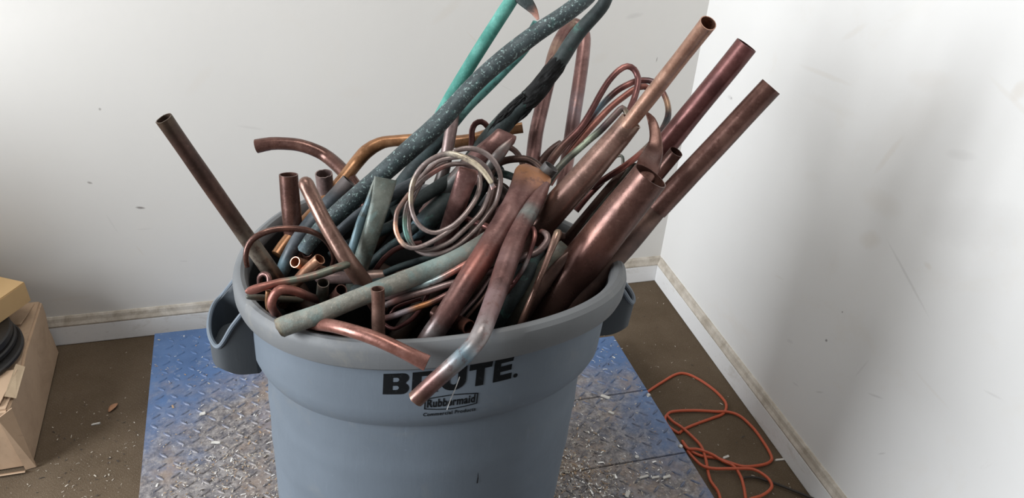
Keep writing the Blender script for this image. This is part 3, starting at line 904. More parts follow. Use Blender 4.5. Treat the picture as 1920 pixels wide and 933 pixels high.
# wire coil: three turns of one wire
wc = empty('wire_coil', P(769, 464, 1.225))
tag(wc, 'loose round coil of silvery wire with one white-stripped end, on top of the pile', 'wire')
WH = (.66, .57, .42, .95)
TN2 = (.46, .38, .26, .6)
S1 = [(920, 341, 1.205, 8.5, None, WH), (906, 321, 1.205, 9.5, None, WH), (891, 307, 1.205, 10, None, WH), (874, 297, 1.205, 10, None, WH), (859, 291, 1.205, 10, None, WH), (843, 288, 1.208, 10, None, (.6, .55, .45, .8)), (828, 290, 1.21, 9), (810, 298, 1.212, 9), (794, 310, 1.214, 9), (783, 324, 1.216, 9.5), (775, 340, 1.218, 9.5, None, TN2), (771, 357, 1.22, 9.5, None, TN2), (770, 375, 1.221, 9, None, TN2), (772, 393, 1.222, 8), (778, 410, 1.223, 8), (788, 424, 1.223, 8), (802, 433, 1.223, 8), (817, 436, 1.223, 8), (833, 431, 1.224, 8), (847, 424, 1.226, 8), (859, 415, 1.228, 8.5), (872, 402, 1.232, 9), (884, 386, 1.238, 9), (893, 371, 1.245, 9), (899, 354, 1.252, 9), (900, 337, 1.26, 8), (895, 322, 1.262, 8), (884, 312, 1.262, 8), (868, 307, 1.25, 8), (846, 308, 1.236, 8), (828, 314, 1.234, 8, None, PK), (810, 325, 1.232, 8, None, PK), (794, 337, 1.23, 8), (781, 350, 1.23, 8), (766, 365, 1.23, 8, None, (.3, .16, .12, .6)), (753, 383, 1.228, 8.5, None, (.25, .14, .11, .7)), (745, 396, 1.226, 8.5, None, (.25, .14, .11, .7)), (742, 412, 1.225, 8.5, None, (.28, .15, .11, .7)), (742, 429, 1.222, 8.5, None, (.85, .45, .30, 1)), (747, 444, 1.222, 8.5, None, (.85, .45, .30, 1)), (756, 457, 1.221, 8.5, None, (.6, .4, .3, .8)), (769, 464, 1.22, 8.5), (784, 464, 1.22, 8.5), (802, 457, 1.22, 8.5), (820, 447, 1.222, 8.5), (839, 434, 1.226, 9), (857, 420, 1.235, 9), (872, 404, 1.243, 9)]
make_tube('wire_turn', [(q[0], q[1], q[2], q[3]*1.13, *q[4:]) for q in S1], 'wire', parent=wc, ends=('round', 'round'), n=10, dent=.03)
S3 = [(910, 382, 1.25, 8), (901, 399, 1.245, 8), (884, 417, 1.24, 8), (865, 435, 1.236, 8), (846, 452, 1.233, 8), (826, 462, 1.231, 8), (807, 468, 1.23, 8), (788, 468, 1.23, 8), (774, 461, 1.232, 8), (765, 447, 1.234, 8.5, None, (.2, .4, .36, .9)), (760, 431, 1.236, 8.5, None, (.2, .4, .36, .9)), (759, 412, 1.238, 8.5, None, (.17, .28, .22, .9)), (761, 393, 1.24, 8), (767, 372, 1.242, 8), (776, 354, 1.242, 8), (787, 336, 1.242, 8), (802, 319, 1.242, 8), (820, 303, 1.242, 8), (839, 297, 1.242, 8), (859, 294, 1.242, 8), (876, 294, 1.242, 8), (893, 299, 1.244, 8), (907, 309, 1.246, 8), (917, 322, 1.25, 8), (922, 339, 1.253, 8), (919, 358, 1.253, 8)]
make_tube('wire_turn', [(q[0], q[1], q[2], q[3]*1.13, *q[4:]) for q in S3], 'wire', parent=wc, closed=True, n=10, dent=.03)
S4 = [(852, 283, 1.23, 7), (867, 279, 1.23, 9), (884, 278, 1.23, 9), (904, 284, 1.235, 9), (920, 295, 1.24, 9), (932, 311, 1.245, 9), (938, 328, 1.25, 9), (938, 347, 1.255, 9), (934, 366, 1.258, 8.5), (928, 384, 1.258, 8), (918, 398, 1.255, 8), (904, 416, 1.25, 8), (884, 438, 1.245, 8), (865, 455, 1.241, 8), (846, 467, 1.239, 8), (826, 475, 1.238, 8), (807, 477, 1.238, 8), (792, 474, 1.24, 8), (779, 466, 1.243, 8), (771, 452, 1.245, 8), (767, 431, 1.248, 8), (767, 406, 1.25, 8), (772, 380, 1.252, 8), (783, 355, 1.254, 8), (798, 330, 1.256, 8), (815, 312, 1.256, 8), (835, 303, 1.256, 8)]
make_tube('wire_turn', [(q[0], q[1], q[2], q[3]*1.13, *q[4:]) for q in S4], 'wire', parent=wc, ends=('round', 'round'), n=10, dent=.03)
make_tube('crimped_tip', [(919, 339, 1.205, 9, .9), (922, 346, 1.205, 8, .5, SI), (926, 353, 1.205, 11, .3, PK)], 'wire', parent=wc, ends=('flat', 'flat'), n=10)

# -- front
pipe('flattened_tube', 'mauve', 'broad mauve tube crushed flat at its orange top, centre front of the pile', [
    (1005, 316, 1.318, 44, .14, OR), (1003, 321, 1.310, 64, .18, OR), (998, 333, 1.288, 72, .26, OR), (989, 350, 1.272, 66, .42, (.42, .2, .12, .5)), (975, 373, 1.255, 56, .62), (955, 405, 1.235, 50, .8), (930, 443, 1.215, 47, .9), (905, 482, 1.19, 45, 1, RD2), (880, 520, 1.17, 44, 1, RD2), (858, 555, 1.155, 43, 1), (836, 590, 1.145, 42), (815, 620, 1.145, 42, 1, SI), (797, 648, 1.165, 42), (780, 680, 1.21, 42)], ends=('flat', 'flat'), dent=.03)
pipe('bent_pipe', 'mauve', 'brown pipe with a pointed teal-streaked top, hanging over the front rim across the lettering', [
    (1027, 343, 1.262, 10, .7), (1018, 357, 1.252, 22, .7), (1006, 376, 1.24, 30, .8), (990, 403, 1.225, 34, .9, TL2), (975, 432, 1.205, 36, .95), (962, 462, 1.185, 39), (950, 495, 1.165, 41, 1, (.13, .08, .085, .4)), (939, 528, 1.145, 41, 1), (928, 558, 1.12, 39, 1, (.36, .27, .28, .5)), (914, 595, 1.070, 37, 1, (.36, .27, .28, .6)), (903, 622, 1.042, 36, 1, SI), (889, 645, 1.038, 34, 1, SI), (870, 666, 1.030, 34, 1, BL), (845, 688, 1.032, 33, 1, SI), (812, 717, 1.040, 33, 1), (779, 748, 1.048, 34, 1, (.30, .19, .13, .7))], ends=('flat', 'open'), dent=.03, jag=.04)
pipe('verdigris_pipe', 'greygreen', 'straight grey-green crusted pipe with its sawn end resting on the front left rim', [
    (525, 615, 1.112, 38, None, (.12, .07, .04, .9)), (531, 612, 1.112, 38, None, (.24, .2, .13, .6)), (545, 607, 1.112, 38), (600, 588, 1.118, 37), (650, 567, 1.13, 36), (700, 547, 1.145, 36), (750, 528, 1.165, 36), (800, 509, 1.185, 36, None, (.24, .36, .35, .5)), (850, 489, 1.205, 37, None, (.2, .28, .27, .5)), (890, 467, 1.225, 38, None, (.11, .115, .10, .8)), (915, 450, 1.24, 36, None, (.1, .1, .09, .8)), (950, 425, 1.27, 34)], ends=('open', 'flat'), jag=.06, dent=.03)
pipe('curved_pipe', 'russet', 'reddish copper pipe curving down over the front rim, open end beside the first letter', [
    (560, 606, 1.165, 22), (592, 607, 1.13, 24), (625, 611, 1.095, 25), (660, 620, 1.072, 26), (700, 633, 1.060, 27), (735, 648, 1.052, 27), (768, 664, 1.05, 28), (788, 674, 1.05, 30, .8), (801, 680, 1.05, 32, .55)], ends=('flat', 'open'), dent=.02)
pipe('copper_pipe', 'rose', 'short upright rosy pipe with open round top at the front rim', [
    (708, 541, 1.10, 26), (709, 570, 1.11, 25), (709, 600, 1.12, 25), (710, 635, 1.135, 25), (711, 680, 1.16, 25)], ends=('open', 'flat'))

# -- left front cluster
pipe('copper_band', 'brown', 'thin brown tube arching over the left side of the bin like a hoop', [
    (464, 500, 1.20, 9, .6), (461, 485, 1.19, 10), (463, 466, 1.185, 11), (473, 449, 1.185, 12), (490, 438, 1.185, 12), (510, 431, 1.19, 12), (535, 428, 1.195, 12, None, (.25, .11, .08, .6)), (570, 430, 1.205, 12), (592, 437, 1.215, 11, None, (.08, .06, .05, .6)), (610, 450, 1.23, 10, None, (.08, .07, .06, .7)), (622, 468, 1.25, 9.5), (626, 486, 1.27, 9), (620, 505, 1.30, 9)], ends=('flat', 'flat'), n=12)
pipe('copper_stub', 'bright', 'short bright copper stub facing forward at left, ringed round mouth', [
    (553, 491, 1.265, 21), (566, 495, 1.285, 21), (585, 502, 1.32, 21), (610, 510, 1.37, 21)], ends=('open', 'flat'), wall=.13)
pipe('copper_stub', 'bright', 'longer bright copper stub with a dented open end, left of the rosy pipe', [
    (600, 485, 1.235, 22, .85), (591, 493, 1.245, 22, .9), (575, 507, 1.265, 21), (560, 524, 1.285, 21, None, (.2, .1, .06, .5)), (547, 542, 1.31, 20, None, (.2, .1, .06, .6)), (530, 570, 1.36, 20)], ends=('open', 'flat'), jag=.08)
pipe('copper_stub', 'brown', 'dim brown stub opening behind the two bright copper stubs', [
    (576, 472, 1.30, 20), (580, 485, 1.33, 20), (585, 510, 1.40, 20)], ends=('open', 'flat'))
GS = (.17, .19, .15, .95)
pipe('pinched_tube', 'red', 'thin tube with a pinched red tip at the left rim and a grey-green far end', [
    (460, 547, 1.135, 5, .6), (467, 545, 1.137, 14, .6), (478, 542, 1.14, 17, .7), (490, 538, 1.143, 16, .9), (505, 534, 1.148, 15), (525, 529, 1.153, 15, 1, (.28, .14, .1, .5)), (545, 526, 1.158, 15, 1, GS), (570, 521, 1.165, 15, 1, GS), (595, 515, 1.173, 16, 1, GS), (615, 508, 1.18, 16, 1, GS), (640, 499, 1.19, 15, 1, GS), (665, 490, 1.22, 14, 1, GS)], ends=('flat', 'flat'), n=14)
pipe('bent_tube', 'red', 'red copper tube bent into a hook just inside the left rim', [
    (522, 594, 1.185, 15, None, (.1, .06, .06, .7)), (512, 580, 1.16, 16, None, (.12, .08, .08, .6)), (509, 568, 1.145, 17), (515, 552, 1.142, 18), (526, 543, 1.143, 19), (542, 543, 1.15, 18, None), (558, 547, 1.16, 18), (575, 554, 1.175, 17, None, (.12, .07, .06, .7)), (596, 562, 1.20, 16, None, (.06, .04, .04, .8))], ends=('flat', 'flat'), n=14)
pipe('copper_stub', 'orange', 'narrow orange-brown stub between the red hook and the left rim', [
    (504, 545, 1.16, 12), (503, 560, 1.165, 12), (503, 573, 1.18, 11), (508, 588, 1.21, 11)], ends=('open', 'flat'), n=12)
pipe('dark_stub', 'olive', 'small dark grey tube lying flat against the left rim under the red pinched tip', [
    (466, 556, 1.165, 10), (480, 557, 1.17, 12), (500, 558, 1.185, 12), (530, 560, 1.21, 12), (565, 562, 1.24, 12)], ends=('round', 'flat'), n=12)
pipe('bent_tube', 'mauve', 'tiny mauve tube curled over beside the foot of the leaning brown pipe', [
    (487, 535, 1.23, 9), (487, 520, 1.215, 10), (494, 513, 1.21, 10), (503, 516, 1.208, 10), (505, 527, 1.205, 10), (506, 545, 1.21, 9)], ends=('flat', 'flat'), n=12)
pipe('copper_stub', 'olive', 'small dark upright stub with open mouth behind the grey-green pipe, left of two', [
    (606, 530, 1.175, 22, None, (.2, .13, .1, .5)), (605, 545, 1.19, 22), (603, 565, 1.21, 22), (601, 600, 1.26, 22)], ends=('open', 'flat'), wall=.12)
pipe('copper_stub', 'brown', 'small brown stub with open mouth behind the grey-green pipe, right of two', [
    (640, 543, 1.175, 22), (633, 553, 1.195, 23), (622, 568, 1.22, 24), (605, 595, 1.27, 24)], ends=('open', 'flat'), wall=.14)
pipe('copper_pipe', 'greybrown', 'horizontal dusty brown pipe passing low behind the foot of the rosy pipe', [
    (600, 521, 1.262, 20), (640, 520, 1.265, 24), (690, 518, 1.27, 24, None, (.19, .12, .085, .6)), (740, 516, 1.28, 24, None, (.19, .12, .085, .6)), (800, 512, 1.30, 24)], ends=('round', 'flat'))
pipe('slate_pipe', 'darkteal', 'dim blue-black pipe end in the gap behind the two small open stubs', [
    (668, 545, 1.22, 24), (690, 538, 1.235, 26), (730, 530, 1.26, 26)], ends=('round', 'flat'))

# -- centre, thin tubes below the coil
pipe('thin_tube', 'greybrown', 'thin tube shading from grey to pale teal to red, nearest below the grey-green pipe', [
    (700, 562, 1.185, 10), (727, 556, 1.18, 11), (751, 549, 1.178, 11), (772, 541, 1.178, 12, None, (.13, .18, .18, .8)), (796, 533, 1.178, 12, None, (.42, .55, .56, .9)), (820, 524, 1.18, 13, None, (.42, .55, .56, .9)), (838, 515, 1.183, 13, None, (.5, .25, .2, .8)), (858, 504, 1.187, 13, None, (.5, .22, .18, .9)), (880, 491, 1.195, 12, None, (.5, .22, .18, .9)), (905, 476, 1.21, 12), (930, 460, 1.24, 12)], ends=('flat', 'flat'), n=12)
pipe('thin_tube', 'greybrown', 'thin grey tube threading behind two front pipes, its right tip curling up red', [
    (700, 578, 1.185, 11), (724, 571, 1.18, 12, None, SI), (743, 563, 1.178, 13, None, PK), (769, 554, 1.176, 13), (803, 545, 1.176, 13), (837, 534, 1.18, 13), (870, 524, 1.19, 13), (910, 511, 1.20, 13), (945, 498, 1.205, 14), (980, 482, 1.20, 14), (1004, 474, 1.198, 14), (1018, 463, 1.198, 14), (1027, 449, 1.20, 13), (1024, 438, 1.205, 12), (1015, 434, 1.215, 11, None, RD)], ends=('flat', 'open'), n=12)
pipe('thin_tube', 'mauve', 'thin mauve tube with an orange rubbed patch, lowest of those crossing the front centre', [
    (702, 601, 1.175, 11), (724, 596, 1.17, 12), (743, 590, 1.168, 12, None, (.42, .36, .38, .8)), (762, 583, 1.166, 12, None, (.42, .36, .38, .8)), (782, 576, 1.166, 12, None, OR), (803, 569, 1.168, 12, None, OR), (825, 559, 1.17, 12), (848, 547, 1.178, 12), (880, 530, 1.20, 12)], ends=('flat', 'flat'), n=12)
pipe('thin_tube', 'maroon', 'thin maroon tube sagging in a shallow loop at the bottom of the front centre gap', [
    (716, 602, 1.20, 7), (727, 612, 1.195, 8), (740, 616, 1.19, 8), (756, 608, 1.188, 8), (772, 598, 1.188, 9), (786, 582, 1.19, 9), (797, 562, 1.195, 9), (806, 540, 1.21, 9)], ends=('flat', 'flat'), n=10)
pipe('thin_tube', 'maroon', 'short thin maroon tube peeking between the two grey thin tubes', [
    (732, 590, 1.20, 7), (741, 577, 1.195, 7), (762, 568, 1.192, 7), (790, 560, 1.195, 7)], ends=('flat', 'flat'), n=10)
pipe('thin_tube', 'greybrown', 'fine grey tube slanting between the two large front pipes, left of its twin', [
    (858, 596, 1.17, 7), (878, 574, 1.175, 8), (898, 551, 1.185, 8), (915, 525, 1.20, 8), (930, 500, 1.22, 8)], ends=('flat', 'flat'), n=10)
pipe('thin_tube', 'darkbrown', 'fine darker tube in the gap between the two large front pipes, right of its twin', [
    (872, 598, 1.178, 6), (892, 575, 1.18, 7), (908, 555, 1.187, 7), (925, 527, 1.20, 7)], ends=('flat', 'flat'), n=10)
pipe('copper_stub', 'brown', 'dim red-brown stub end lying low between the feet of the two large front pipes', [
    (815, 585, 1.20, 28), (840, 597, 1.185, 30), (862, 606, 1.17, 30), (880, 614, 1.155, 29, None, (.25, .10, .07, .6))], ends=('flat', 'open'))
pipe('thin_tube', 'maroon', 'curved maroon tube in the dark gap under the left of the wire coil', [
    (700, 515, 1.29, 10), (708, 500, 1.285, 10), (722, 482, 1.28, 10), (740, 468, 1.28, 10), (760, 460, 1.28, 10), (790, 455, 1.29, 10)], ends=('flat', 'flat'), n=12)
pipe('dark_tube', 'darkteal', 'dark teal tube running beside the curved maroon one under the coil', [
    (672, 515, 1.33, 18), (700, 490, 1.325, 18), (726, 467, 1.32, 18), (750, 450, 1.32, 18), (780, 425, 1.33, 18)], ends=('flat', 'flat'))
pipe('dark_tube', 'darkteal', 'shadowed tube just above the grey-green pipe, below the coil bottom', [
    (720, 512, 1.26, 12), (750, 500, 1.26, 13), (785, 489, 1.265, 13), (820, 480, 1.28, 12)], ends=('flat', 'flat'), n=12)
pipe('thin_tube', 'maroon', 'short pinkish maroon tube crossing behind the right side of the wire coil', [
    (868, 408, 1.30, 12), (890, 416, 1.29, 13), (912, 424, 1.275, 13, None, PK), (932, 432, 1.27, 12)], ends=('flat', 'flat'), n=12)

# -- right front
pipe('copper_rod', 'rose', 'thin copper rod with rounded cap, upright before the folded olive tube', [
    (1046, 437, 1.185, 16, None, (.22, .16, .11, .8)), (1040, 452, 1.18, 15, None, (.22, .15, .11, .6)), (1031, 474, 1.178, 12), (1021, 500, 1.175, 12), (1010, 525, 1.175, 12), (1001, 548, 1.178, 12), (990, 575, 1.185, 13, None, (.18, .09, .06, .5)), (978, 605, 1.20, 14, None, (.1, .055, .04, .7)), (965, 640, 1.24, 14)], ends=('round', 'flat'), n=12)
g = empty('folded_tube', P(990, 550, 1.25))
tag(g, 'dark olive tube folded to a triangular corner, between the rod and the widest pipe', 'pipe')
make_tube('folded_corner', [(1064, 462, 1.245, 34, .08), (1055, 472, 1.24, 40, .2), (1040, 490, 1.24, 44, .4), (1018, 518, 1.24, 46, .6), (993, 552, 1.245, 47, .8), (965, 590, 1.26, 48, .9), (940, 628, 1.30, 48)], 'olive', parent=g, ends=('flat', 'flat'))
make_tube('folded_lip', [(1071, 470, 1.225, 6, .5), (1056, 486, 1.222, 16, .4), (1038, 508, 1.222, 22, .5), (1014, 540, 1.228, 26, .6), (990, 576, 1.24, 28, .7), (965, 615, 1.265, 28)], 'darkbrown', parent=g, ends=('flat', 'flat'))
pipe('dark_pipe', 'darkgreen', 'shadowed green-black pipe at the bottom right of the front gap', [
    (1010, 470, 1.26, 26), (985, 515, 1.235, 32), (955, 560, 1.225, 36), (930, 600, 1.24, 38), (905, 645, 1.29, 38)], ends=('flat', 'flat'))
pipe('thin_tube', 'maroon', 'thin pink-maroon tube bending over behind the teal-streaked front pipe', [
    (930, 570, 1.20, 9, None, (.36, .18, .12, .6)), (945, 552, 1.195, 10, None, (.36, .18, .12, .6)), (966, 527, 1.19, 9), (985, 497, 1.19, 9, None, SI), (996, 467, 1.195, 9), (1003, 442, 1.20, 9, None, PK), (1000, 428, 1.208, 9), (990, 426, 1.22, 8)], ends=('flat', 'round'), n=10)
pipe('copper_stub', 'maroon', 'tiny open-mouthed stub tucked right of the teal-streaked front pipe', [
    (957, 527, 1.187, 11), (954, 538, 1.20, 11), (948, 556, 1.23, 11)], ends=('open', 'flat'), n=12, wall=.2)
g18 = pipe('copper_pipe', 'rose', 'thick copper pipe holding a brighter pipe in its upper mouth', [
    (1184, 226, 1.22, 43, None, (.3, .2, .13, .5)), (1160, 256, 1.233, 46), (1130, 290, 1.247, 49), (1100, 325, 1.261, 52), (1068, 360, 1.275, 54, None, (.2, .11, .09, .5)), (1035, 397, 1.288, 55, None, (.13, .07, .055, .7)), (1005, 432, 1.305, 54, None, (.10, .055, .045, .8)), (970, 475, 1.33, 52)], ends=('open', 'flat'), wall=.10)
pipe('copper_pipe', 'peach', 'bright straight copper pipe slotted into the thick one, topmost open end of the right trio', [
    (1140, 281, 1.25, 27), (1162, 253, 1.232, 28), (1195, 211, 1.195, 29), (1235, 161, 1.148, 30), (1280, 104, 1.09, 31), (1328, 43, 1.025, 33)], ends=('flat', 'open'), wall=.10)
pipe('copper_pipe', 'maroon', 'maroon pipe pointing up right, middle one of the three at the corner', [
    (1400, 84, 1.215, 43), (1370, 122, 1.233, 43), (1330, 171, 1.257, 43), (1290, 220, 1.282, 43), (1250, 270, 1.306, 44), (1210, 320, 1.33, 44), (1165, 378, 1.335, 44), (1110, 450, 1.322, 44), (1060, 520, 1.335, 44)], ends=('open', 'flat'), wall=.08, dent=.015)
g20 = empty('coupled_pipe', P(1233, 388, 1.285))
tag(g20, 'dark red-brown pipe with a coupling joint, lowest of the three pointing up right', 'pipe')
make_tube('coupling_pipe', [(1446, 162, 1.195, 43), (1400, 211, 1.215, 43), (1350, 265, 1.237, 43), (1300, 318, 1.257, 43), (1255, 366, 1.275, 44), (1230, 393, 1.285, 44)], 'brown', parent=g20, ends=('open', 'open'), wall=.08, dent=.012)
make_tube('lower_pipe', [(1243, 379, 1.28, 37), (1215, 412, 1.287, 39), (1180, 452, 1.272, 42), (1140, 495, 1.256, 44, None, (.10, .06, .045, .5)), (1095, 545, 1.255, 46), (1040, 605, 1.29, 46)], 'darkbrown', parent=g20, ends=('flat', 'flat'), dent=.012)
pipe('copper_pipe', 'brown', 'widest brown copper pipe with scratched side and open mouth at right', [
    (1220, 329, 1.165, 71), (1198, 357, 1.178, 72), (1168, 394, 1.193, 74), (1135, 436, 1.213, 76, None, (.13, .05, .035, .5)), (1102, 478, 1.235, 78, None, (.11, .045, .035, .5)), (1064, 526, 1.26, 80, None, (.09, .05, .04, .5)), (1024, 576, 1.285, 82, None, (.07, .045, .035, .7)), (980, 632, 1.315, 82, None, (.05, .035, .03, .8))], ends=('open', 'flat'), wall=.07, dent=.012, n=32)
pipe('copper_pipe', 'brown', 'short narrow brown pipe with open end beside the widest pipe mouth', [
    (1268, 284, 1.245, 27), (1250, 306, 1.262, 27), (1222, 340, 1.288, 27), (1180, 390, 1.33, 27)], ends=('open', 'flat'), wall=.08)
pipe('flattened_tube', 'brown', 'twisted flat brown tube sticking out of the widest pipe mouth', [
    (1212, 211, 1.25, 5, .4), (1221, 224, 1.25, 15, .2), (1227, 243, 1.245, 20, .2), (1229, 264, 1.24, 25, .2), (1225, 285, 1.232, 37, .2), (1217, 307, 1.208, 44, .25), (1210, 326, 1.195, 40, .3), (1200, 346, 1.19, 30, .5)], ends=('flat', 'flat'), dent=.05)
pipe('copper_loop', 'maroon', 'tallest loop of thin red-brown copper tube, standing up right of the hairpin pipe', [
    (1020, 330, 1.38, 14), (1034, 301, 1.38, 16, None, (.2, .13, .1, .5)), (1054, 275, 1.38, 16, None, (.2, .13, .1, .5)), (1085, 244, 1.38, 14), (1100, 223, 1.38, 13), (1113, 200, 1.38, 12), (1126, 176, 1.38, 12), (1142, 151, 1.38, 12), (1160, 132, 1.38, 12, None, PK), (1176, 124, 1.38, 12, None, PK), (1189, 130, 1.38, 12), (1196, 145, 1.38, 12), (1195, 163, 1.375, 12), (1189, 185, 1.37, 12), (1180, 207, 1.36, 12), (1172, 232, 1.35, 12), (1160, 262, 1.35, 12)], ends=('flat', 'flat'), n=12)
BKT = (.03, .032, .03, .9)
pipe('copper_loop', 'maroon', 'widest loop of thin copper tube, its right side blackened, crossing behind the bright pipe', [
    (1052, 310, 1.40, 13), (1075, 272, 1.40, 13), (1100, 232, 1.40, 13), (1119, 208, 1.40, 12, None, BL), (1137, 188, 1.40, 12, None, (.13, .15, .16, .8)), (1157, 170, 1.40, 12), (1178, 158, 1.40, 12, None, PK), (1198, 151, 1.40, 12), (1224, 153, 1.395, 12, None, (.15, .12, .13, .6)), (1241, 170, 1.385, 11), (1251, 192, 1.375, 11, None, (.35, .22, .13, .7)), (1253, 215, 1.365, 12, None, BKT), (1245, 238, 1.35, 13, None, BKT), (1234, 256, 1.335, 14, None, BKT), (1216, 274, 1.315, 13, None, (.15, .16, .13, .9)), (1191, 296, 1.295, 12, None, RD), (1167, 314, 1.285, 12, None, RD), (1139, 332, 1.30, 12), (1110, 352, 1.335, 12), (1080, 380, 1.37, 12)], ends=('flat', 'flat'), n=12)
pipe('copper_loop', 'red', 'innermost loop of thin red copper tube ending behind the bright pipe', [
    (1030, 345, 1.395, 13), (1054, 308, 1.393, 13), (1075, 278, 1.39, 13), (1100, 248, 1.388, 13), (1124, 222, 1.388, 13), (1147, 199, 1.388, 12), (1170, 181, 1.388, 12), (1190, 167, 1.388, 12), (1209, 162, 1.388, 12), (1224, 172, 1.392, 11)], ends=('flat', 'round'), n=12)
pipe('crusted_tube', 'olive', 'thin tube crusted pale green and black, lying along the thick copper pipe', [
    (1177, 224, 1.345, 10, None, (.25, .19, .13, .7)), (1174, 210, 1.345, 11, None, (.25, .19, .13, .7)), (1167, 202, 1.345, 12, None, (.2, .13, .12, .8)), (1157, 211, 1.345, 13, None, (.15, .09, .085, .9)), (1143, 226, 1.345, 13, None, (.13, .08, .08, .9)), (1124, 246, 1.345, 13, None, BKT), (1105, 262, 1.345, 13, None, (.34, .40, .30, .9)), (1086, 279, 1.345, 13, None, (.34, .40, .30, .9)), (1065, 297, 1.345, 14), (1044, 319, 1.34, 14), (1025, 347, 1.335, 13)], ends=('flat', 'flat'), n=12, dent=.06)
pipe('grey_stub', 'slate', 'short grey stub with open end behind the crushed orange top', [
    (1034, 312, 1.315, 31, None, (.25, .23, .22, .5)), (1026, 322, 1.32, 31, None, (.25, .25, .24, .5)), (1015, 336, 1.33, 31), (1000, 356, 1.345, 31)], ends=('open', 'flat'), wall=.1)
pipe('curved_tube', 'darkbrown', 'dark brown tube arching low, right of the wire coil', [
    (918, 330, 1.36, 14), (926, 314, 1.365, 14), (941, 303, 1.37, 14), (964, 298, 1.37, 14), (990, 299, 1.365, 14), (1010, 311, 1.355, 14), (1022, 328, 1.35, 14)], ends=('flat', 'flat'), n=12)
pipe('curved_tube', 'darkbrown', 'thin dark tube curving down beside the hairpin pipe foot', [
    (940, 272, 1.40, 10), (955, 276, 1.40, 11), (967, 284, 1.40, 11), (976, 297, 1.40, 11), (981, 313, 1.40, 11), (984, 340, 1.41, 11)], ends=('flat', 'flat'), n=12)
pipe('copper_loop', 'maroon', 'small flat copper loop rising in front of the orange pipe, left of the torn insulation', [
    (884, 275, 1.43, 11, .6), (885, 260, 1.43, 11, .6), (885, 245, 1.43, 11, .6), (891, 232, 1.43, 11, .6), (903, 228, 1.43, 11, .6), (914, 237, 1.435, 11, .6), (920, 252, 1.44, 11, .6), (925, 275, 1.45, 11, .6)], ends=('flat', 'flat'), n=12)
pipe('dark_tube', 'darkgreen', 'short dark tube lying level in the gap right of the coil', [
    (915, 322, 1.39, 15), (941, 325, 1.39, 15), (965, 333, 1.38, 14), (985, 345, 1.37, 14)], ends=('flat', 'flat'), n=12)
pipe('dark_tube', 'darkbrown', 'dark strip of tube linking the hairpin foot to the copper loops', [
    (1000, 330, 1.46, 16), (1018, 300, 1.455, 16), (1036, 280, 1.45, 15), (1052, 268, 1.44, 13)], ends=('flat', 'flat'), n=12)
pipe('dark_tube', 'darkbrown', 'dark brown tube deep between the thick copper pipe and the widest pipe, upper of two', [
    (1170, 325, 1.31, 22), (1145, 355, 1.315, 24), (1110, 398, 1.325, 26), (1075, 440, 1.34, 27), (1035, 490, 1.36, 27)], ends=('round', 'flat'))
pipe('dark_tube', 'olive', 'dull tube deep between the thick copper pipe and the widest pipe, lower of two', [
    (1190, 315, 1.30, 20), (1160, 350, 1.31, 22), (1125, 395, 1.315, 22), (1085, 440, 1.335, 22)], ends=('round', 'flat'))
pipe('wire_hook', 'olive', 'tiny wire hook poking up between the thick pipe and the widest pipe', [
    (1150, 300, 1.36, 5), (1156, 293, 1.355, 6), (1165, 292, 1.35, 6), (1168, 298, 1.35, 6), (1168, 312, 1.35, 6)], ends=('round', 'flat'), n=8)
pipe('hair_wire', 'shav_silver', 'hair-thin silver strand dangling across the lettering below the front pipe end', [
    (862, 706, 1.062, 1.6), (853, 730, 1.064, 1.8), (845, 748, 1.066, 1.8), (838, 768, 1.068, 1.4)], cat='wire', ends=('flat', 'flat'), n=6)

